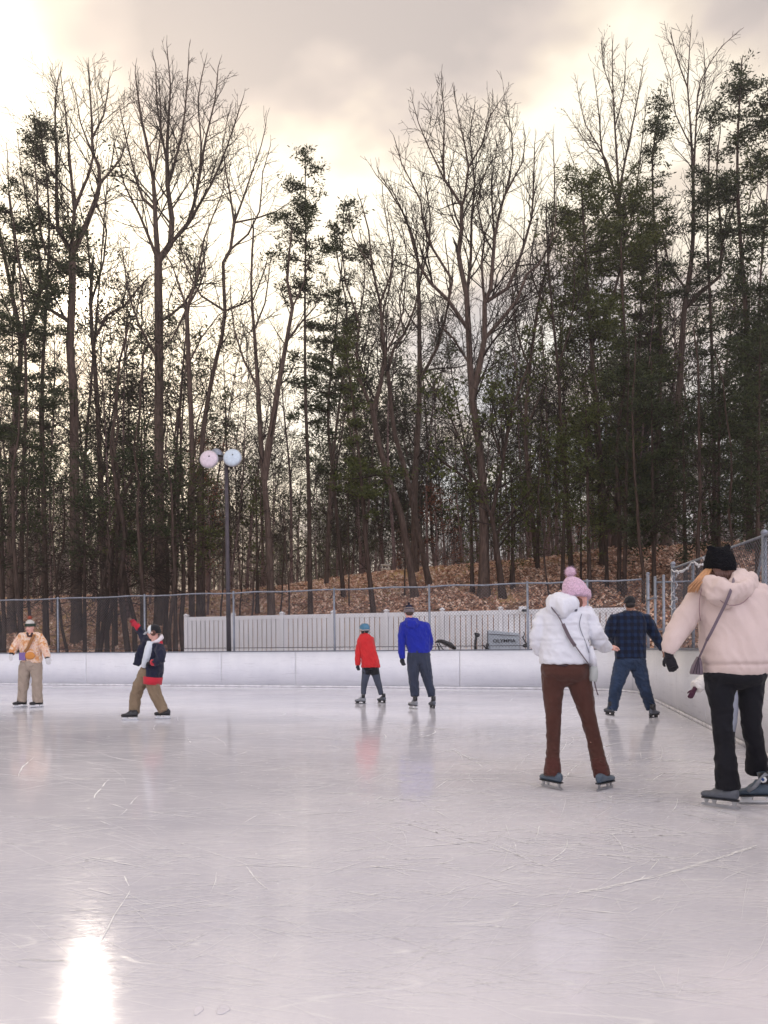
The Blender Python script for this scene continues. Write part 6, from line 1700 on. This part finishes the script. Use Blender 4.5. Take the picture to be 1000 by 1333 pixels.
    remesh(hb, 'hat', .006, knit('black_knit', (.010, .010, .013), .2, 90), p.root, 2, wr=.003, wsc=(20, 20, 12))
    blond = simple('blond_hair', (.52, .27, .13), .5, .25, 30, stretch=(8, 8, 1)); brown = simple('brown_hair', (.10, .045, .035), .6, .2, 30)
    g = random.Random(2); st = []
    for i in range(110):
        f = g.random(); a0 = p.pt(918.5 + 8 * f, 741 + 2 * g.random(), -.07 + .08 * g.random()); a1 = p.pt(908 + 11 * f + g.gauss(0, .5), 752, -.13 + .06 * g.random()); a2 = p.pt(896 + 12 * f * f + g.gauss(0, .8), 767 + g.uniform(-4, 5), -.13 + .05 * g.random())
        st.append(([a0, a1, a2], .0065))
    hair_mesh(p.root, st, blond)
    st = []
    for i in range(90):
        f = g.random(); st.append(([p.pt(928 + 28 * f, 741, -.095 + .03 * g.random()), p.pt(931 + 26 * f, 748, -.11 + .015 * g.random()), p.pt(935 + 22 * f + g.gauss(0, 1), 757 + g.uniform(-2, 2), -.09)], .007))
    hair_mesh(p.root, st, brown)
    mv = cloth('mauve_leather', (.16, .12, .15), .5)
    strap(p, [p.pt(957, 746, -.06), p.pt(955, 756, -.19), p.pt(951, 770, -.268), p.pt(944, 787, -.245), p.pt(935, 805, -.215), p.pt(926, 823, -.20), p.pt(920, 834, -.175)], .011, mv)
    strap(p, [p.pt(920, 834, -.175), p.pt(914, 848, -.10), p.pt(909, 858, -.04)], .008, mv)
    b = MB(); rr = [(909.5, 855, 2.0, .02), (908.8, 861, 4.6, .035), (907.4, 868, 6.6, .05), (906.6, 876, 8.0, .055), (906.5, 878, 7.4, .05)]
    b.tube([p.pt(a, c, -.02) for a, c, w, e in rr], [(p.m(w), e) for a, c, w, e in rr], 18); o = b.build('shoulder_bag', mv, p.root, smooth=True)
    for k in (-.55, 0, .5):
        s = MB(); s.tube([p.pt(909.5, 856, -.05), p.pt(908 + 5 * k, 867, -.072), p.pt(906.6 + 8 * k, 877, -.076)], .003, 6); s.build('pleat', cloth('dark_pleat', (.05, .035, .05)), o, smooth=True)
    skate(p.root, P(939.5, 1051.5, p.Y + .0), 315, .88, 'grey_boot', top=.16, style='figure')
    skate(p.root, P(989, 1047.5, p.Y + .02), 318, .93, 'blue_boot', disc=True, pitch=-8, top=.235)
    p.finish('skin')

def person_small():
    p = Person(955, 972, 'small child in a fluffy white jacket half hidden behind the woman in pink')
    B = p.body; Mx = make_head(p.root, B, p.pt(956, 848, 0), 10, .86)
    B.tube([Mx @ Vector((0, -.02, -.05)), p.pt(956, 866)], .042, 12)
    tor = [(956, 862, 8, .06), (956, 866, 16, .09), (956, 875, 18, .11), (957, 887, 18, .12), (957.5, 895, 17, .11), (957.5, 898, 15.5, .10)]
    p.rings(B, tor, .8)
    la = [(940, 869, 7, 0), (928, 878, 7.5, 0), (915, 888, 8.2, -.02), (905.5, 895, 8, -.04)]
    ra = [(972, 869, 7, 0), (982, 880, 7.5, 0), (992, 892, 8, -.02), (999, 901, 7.5, -.03)]
    ll = [(952.5, 896, 8.6, 0), (953.8, 910, 7.8, 0), (954.2, 925, 6.6, 0), (953.3, 940, 5.8, 0), (951.3, 955, 5.2, 0)]
    rl = [(966, 896, 8.6, 0), (969, 912, 7.2, 0), (972, 926, 6, 0), (975, 940, 5.4, 0), (977, 955, 5, 0)]
    for r in (la, ra): p.arm(B, r, 956, .5)
    for r in (ll, rl): p.limb(B, r, .8)
    j = MB(); p.rings(j, tor); p.arm(j, la, 956); p.arm(j, ra, 956); remesh(j, 'jacket', .009, cloth('white_fleece', (.76, .73, .72), .95, .08, .8, 60, .5), p.root, 2, wr=.010, wsc=(16, 16, 16))
    t = MB(); p.limb(t, ll); p.limb(t, rl); remesh(t, 'leggings', .008, cloth('pale_blue_leggings', (.46, .50, .62)), p.root, 2, wr=.004)
    for r, dd, sd in ((la, (-.5, -.2, -.75), 1), (ra, (-.1, -.2, -1), -1)):
        a, b, d = p.ends(r); g = MB(); v = Vector(dd).normalized(); g.tube([b, b + v * .06], .026, 12); make_hand(g, b + v * .04, v, (.4, 1, .1), .68, .6, .003, sd); remesh(g, 'glove', .005, cloth('plum_glove', (.07, .022, .045)), p.root, 1)
    beanie(p, Mx, knit('grey_knit', (.45, .44, .46)), h=.13, z0=.01)
    skate(p.root, P(949.5, 972, p.Y), 350, .72, 'light_boot'); skate(p.root, P(978.5, 972, p.Y), 15, .72, 'light_boot')
    p.finish('skin_pink')

def build_people():
    init_people_mats()
    for f in (person_orange, person_raised, person_boy, person_blue, person_white, person_plaid, person_pink, person_small): f()
# ------------------------------------------------------------------ light, sky, camera
SUN = (P(105, 393, 1.0) - Vector((0, 0, EYE))).normalized()
def build_world():
    w = bpy.data.worlds.new('World'); bpy.context.scene.world = w; w.use_nodes = True
    nt = w.node_tree; nt.nodes.clear(); L = nt.links
    out = nt.nodes.new('ShaderNodeOutputWorld'); bg = nt.nodes.new('ShaderNodeBackground'); L.new(bg.outputs[0], out.inputs[0])
    bg.inputs[1].default_value = 0.1
    sky = nt.nodes.new('ShaderNodeTexSky'); sky.sky_type = 'NISHITA'; sky.sun_disc = False
    sky.sun_elevation = math.asin(SUN.z); sky.sun_rotation = math.atan2(SUN.x, SUN.y)
    sky.air_density = 1.5; sky.dust_density = 2.5
    tc = nt.nodes.new('ShaderNodeTexCoord')
    def mth(op, a, b=None, c=None, clamp=False):
        t = N(nt, 'ShaderNodeMath', operation=op); t.use_clamp = clamp
        for i, s in enumerate((a, b, c)):
            if s is None: continue
            if isinstance(s, (int, float)): t.inputs[i].default_value = s
            else: L.new(s, t.inputs[i])
        return t.outputs[0]
    nrm = N(nt, 'ShaderNodeVectorMath', operation='NORMALIZE'); L.new(tc.outputs['Generated'], nrm.inputs[0])
    sx = nt.nodes.new('ShaderNodeSeparateXYZ'); L.new(nrm.outputs[0], sx.inputs[0])
    X, Y, Z = sx.outputs
    zz = mth('MAXIMUM', Z, 0.0)
    den = mth('ADD', zz, 0.22)
    cb = nt.nodes.new('ShaderNodeCombineXYZ'); L.new(mth('DIVIDE', X, den), cb.inputs[0]); L.new(mth('DIVIDE', Y, den), cb.inputs[1])
    cb.inputs[2].default_value = SKY_SEED
    n1 = N(nt, 'ShaderNodeTexNoise', inp={'Scale': 1.6, 'Detail': 5.0, 'Roughness': 0.56, 'Distortion': 0.35}); L.new(cb.outputs[0], n1.inputs['Vector'])
    n2 = N(nt, 'ShaderNodeTexNoise', inp={'Scale': 3.4, 'Detail': 3.0, 'Roughness': 0.55}); L.new(cb.outputs[0], n2.inputs['Vector'])
    cl = mth('ADD', mth('MULTIPLY', n1.outputs[0], 0.68), mth('MULTIPLY', n2.outputs[0], 0.32))
    # thin places and thick places of this particular cloud deck
    for (px, py, amp, k) in [(485, 250, 0.184, 110), (540, 175, 0.097, 160), (20, 60, 0.173, 110), (835, 25, 0.173, 150), (360, 325, 0.13, 140), (170, 330, 0.151, 80), (760, 250, 0.076, 120), (400, 130, -0.162, 50), (640, 100, -0.108, 90), (110, 130, -0.095, 140), (950, 60, -0.095, 120), (230, 20, -0.041, 90)]:
        d = P(px, py, 1.0) - Vector((0, 0, EYE)); d.normalize()
        dn = N(nt, 'ShaderNodeVectorMath', operation='DOT_PRODUCT'); L.new(nrm.outputs[0], dn.inputs[0]); dn.inputs[1].default_value = d
        cl = mth('MULTIPLY_ADD', mth('POWER', mth('MAXIMUM', dn.outputs['Value'], 0.0), k), amp, cl)
    cl = mth('MULTIPLY_ADD', mth('SUBTRACT', cl, 0.49), 1.45, 0.49)
    cloud = ramp(nt, cl, SKY_RAMP)
    # pale blue showing low between the clouds
    lowm = mth('MULTIPLY', mth('SUBTRACT', 1.0, mth('DIVIDE', mth('ABSOLUTE', mth('SUBTRACT', zz, 0.22)), 0.22), clamp=True), 0.8, clamp=True)
    n3 = N(nt, 'ShaderNodeTexNoise', inp={'Scale': 5.0, 'Detail': 2.0}); L.new(nrm.outputs[0], n3.inputs['Vector'])
    lowm = mth('MULTIPLY', lowm, mth('MULTIPLY', mth('SUBTRACT', n3.outputs[0], 0.42, clamp=True), 6.0, clamp=True))
    lowm = mth('MULTIPLY', lowm, mth('ADD', mth('MULTIPLY', X, 2.0), 0.55, clamp=True))
    m1 = N(nt, 'ShaderNodeMix', data_type='RGBA'); L.new(lowm, m1.inputs[0]); L.new(cloud, m1.inputs[6]); m1.inputs[7].default_value = (5.2, 6.5, 8.0, 1)
    # brightness of thin cloud round the sun
    dt = N(nt, 'ShaderNodeVectorMath', operation='DOT_PRODUCT'); L.new(nrm.outputs[0], dt.inputs[0]); dt.inputs[1].default_value = SUN
    dd = mth('MAXIMUM', dt.outputs['Value'], 0.0)
    g = mth('ADD', mth('ADD', mth('MULTIPLY', mth('POWER', dd, 9.0), 0.5), mth('MULTIPLY', mth('POWER', dd, 90.0), 2.0)), mth('ADD', mth('MULTIPLY', mth('POWER', dd, 900.0), 5.0), mth('MULTIPLY', mth('POWER', dd, 3500.0), 30.0)))
    gc = N(nt, 'ShaderNodeVectorMath', operation='SCALE'); gc.inputs[0].default_value = (1.0, 0.86, 0.68); L.new(g, gc.inputs['Scale'])
    ad = N(nt, 'ShaderNodeVectorMath', operation='ADD'); L.new(m1.outputs[2], ad.inputs[0]); L.new(gc.outputs[0], ad.inputs[1])
    # the open sky behind the viewer is cooler and lights the skaters' backs
    back = mth('MULTIPLY', mth('SUBTRACT', 0.15, dt.outputs['Value'], clamp=True), 1.4, clamp=True)
    m2 = N(nt, 'ShaderNodeMix', data_type='RGBA'); L.new(back, m2.inputs[0]); L.new(ad.outputs[0], m2.inputs[6]); m2.inputs[7].default_value = BACK_SKY
    m3 = N(nt, 'ShaderNodeMix', data_type='RGBA'); m3.inputs[0].default_value = 0.9; L.new(sky.outputs[0], m3.inputs[6]); L.new(m2.outputs[2], m3.inputs[7])
    L.new(m3.outputs[2], bg.inputs[0])
    ld = bpy.data.lights.new('sun', 'SUN'); ld.energy = SUN_E; ld.angle = R(SUN_ANG); ld.color = (1.0, 0.87, 0.72)
    lo = bpy.data.objects.new('sun', ld); C.objects.link(lo); lo.rotation_euler = SUN.to_track_quat('Z', 'Y').to_euler()
SKY_SEED = 5.1
SKY_RAMP = [(0.40, (3.9, 3.35, 3.1)), (0.465, (4.9, 4.15, 3.7)), (0.53, (6.4, 5.45, 4.45)), (0.63, (9.0, 8.1, 6.5))]
BACK_SKY = (13.2, 13.0, 14.8, 1)
SUN_E = 0.5; SUN_ANG = 1.4
EXPO = 0.64

def build_haze():
    m = bpy.data.materials.new('haze'); m.use_nodes = True; nt = m.node_tree; nt.nodes.clear()
    out = nt.nodes.new('ShaderNodeOutputMaterial'); v = nt.nodes.new('ShaderNodeVolumePrincipled'); nt.links.new(v.outputs[0], out.inputs['Volume'])
    v.inputs['Color'].default_value = (0.95, 0.93, 0.96, 1); v.inputs['Density'].default_value = HAZE; v.inputs['Anisotropy'].default_value = 0.55
    b = MB(); b.box((0, 0, 16.6), (3000, 3000, 35.8)); o = b.build('haze', m); tag(o, kind='stuff')
    o['label'] = 'thin pale air between the trees'; o['category'] = 'haze'
HAZE = 0.0012

def build_camera():
    cd = bpy.data.cameras.new('camera'); co = bpy.data.objects.new('camera', cd); C.objects.link(co)
    cd.sensor_fit = 'VERTICAL'; cd.sensor_height = 36; cd.lens = 1000 / 1333 * 36
    cd.shift_y = (846 - 666.5) / 1333; cd.clip_end = 3000; cd.clip_start = 0.05
    co.location = (0, 0, EYE); co.rotation_euler = (R(90), ROLL, 0)
    bpy.context.scene.camera = co
    cy = bpy.context.scene.cycles; cy.adaptive_threshold = 0.025; cy.max_bounces = 5; cy.diffuse_bounces = 2; cy.glossy_bounces = 3; cy.transmission_bounces = 2; cy.volume_bounces = 0
    s = bpy.context.scene; s.view_settings.view_transform = 'Standard'; s.view_settings.look = 'None'; s.view_settings.exposure = EXPO; s.view_settings.gamma = 1

import time
_t = time.time()
def lap(n):
    global _t; print('LAP', n, round(time.time() - _t, 1)); _t = time.time()
build_world(); build_camera()
build_ground(); build_ice(); build_scratches(); build_boards(); lap('rink')
build_fences(); build_lamp(); build_gear(); lap('fences')
build_litter(); lap('litter')
build_bare_trees(); lap('bare')
build_pines(); build_rust_trees(); lap('pines')
build_woods(); lap('woods')
if 'build_people' in globals(): build_people(); lap('people')
if HAZE: build_haze()
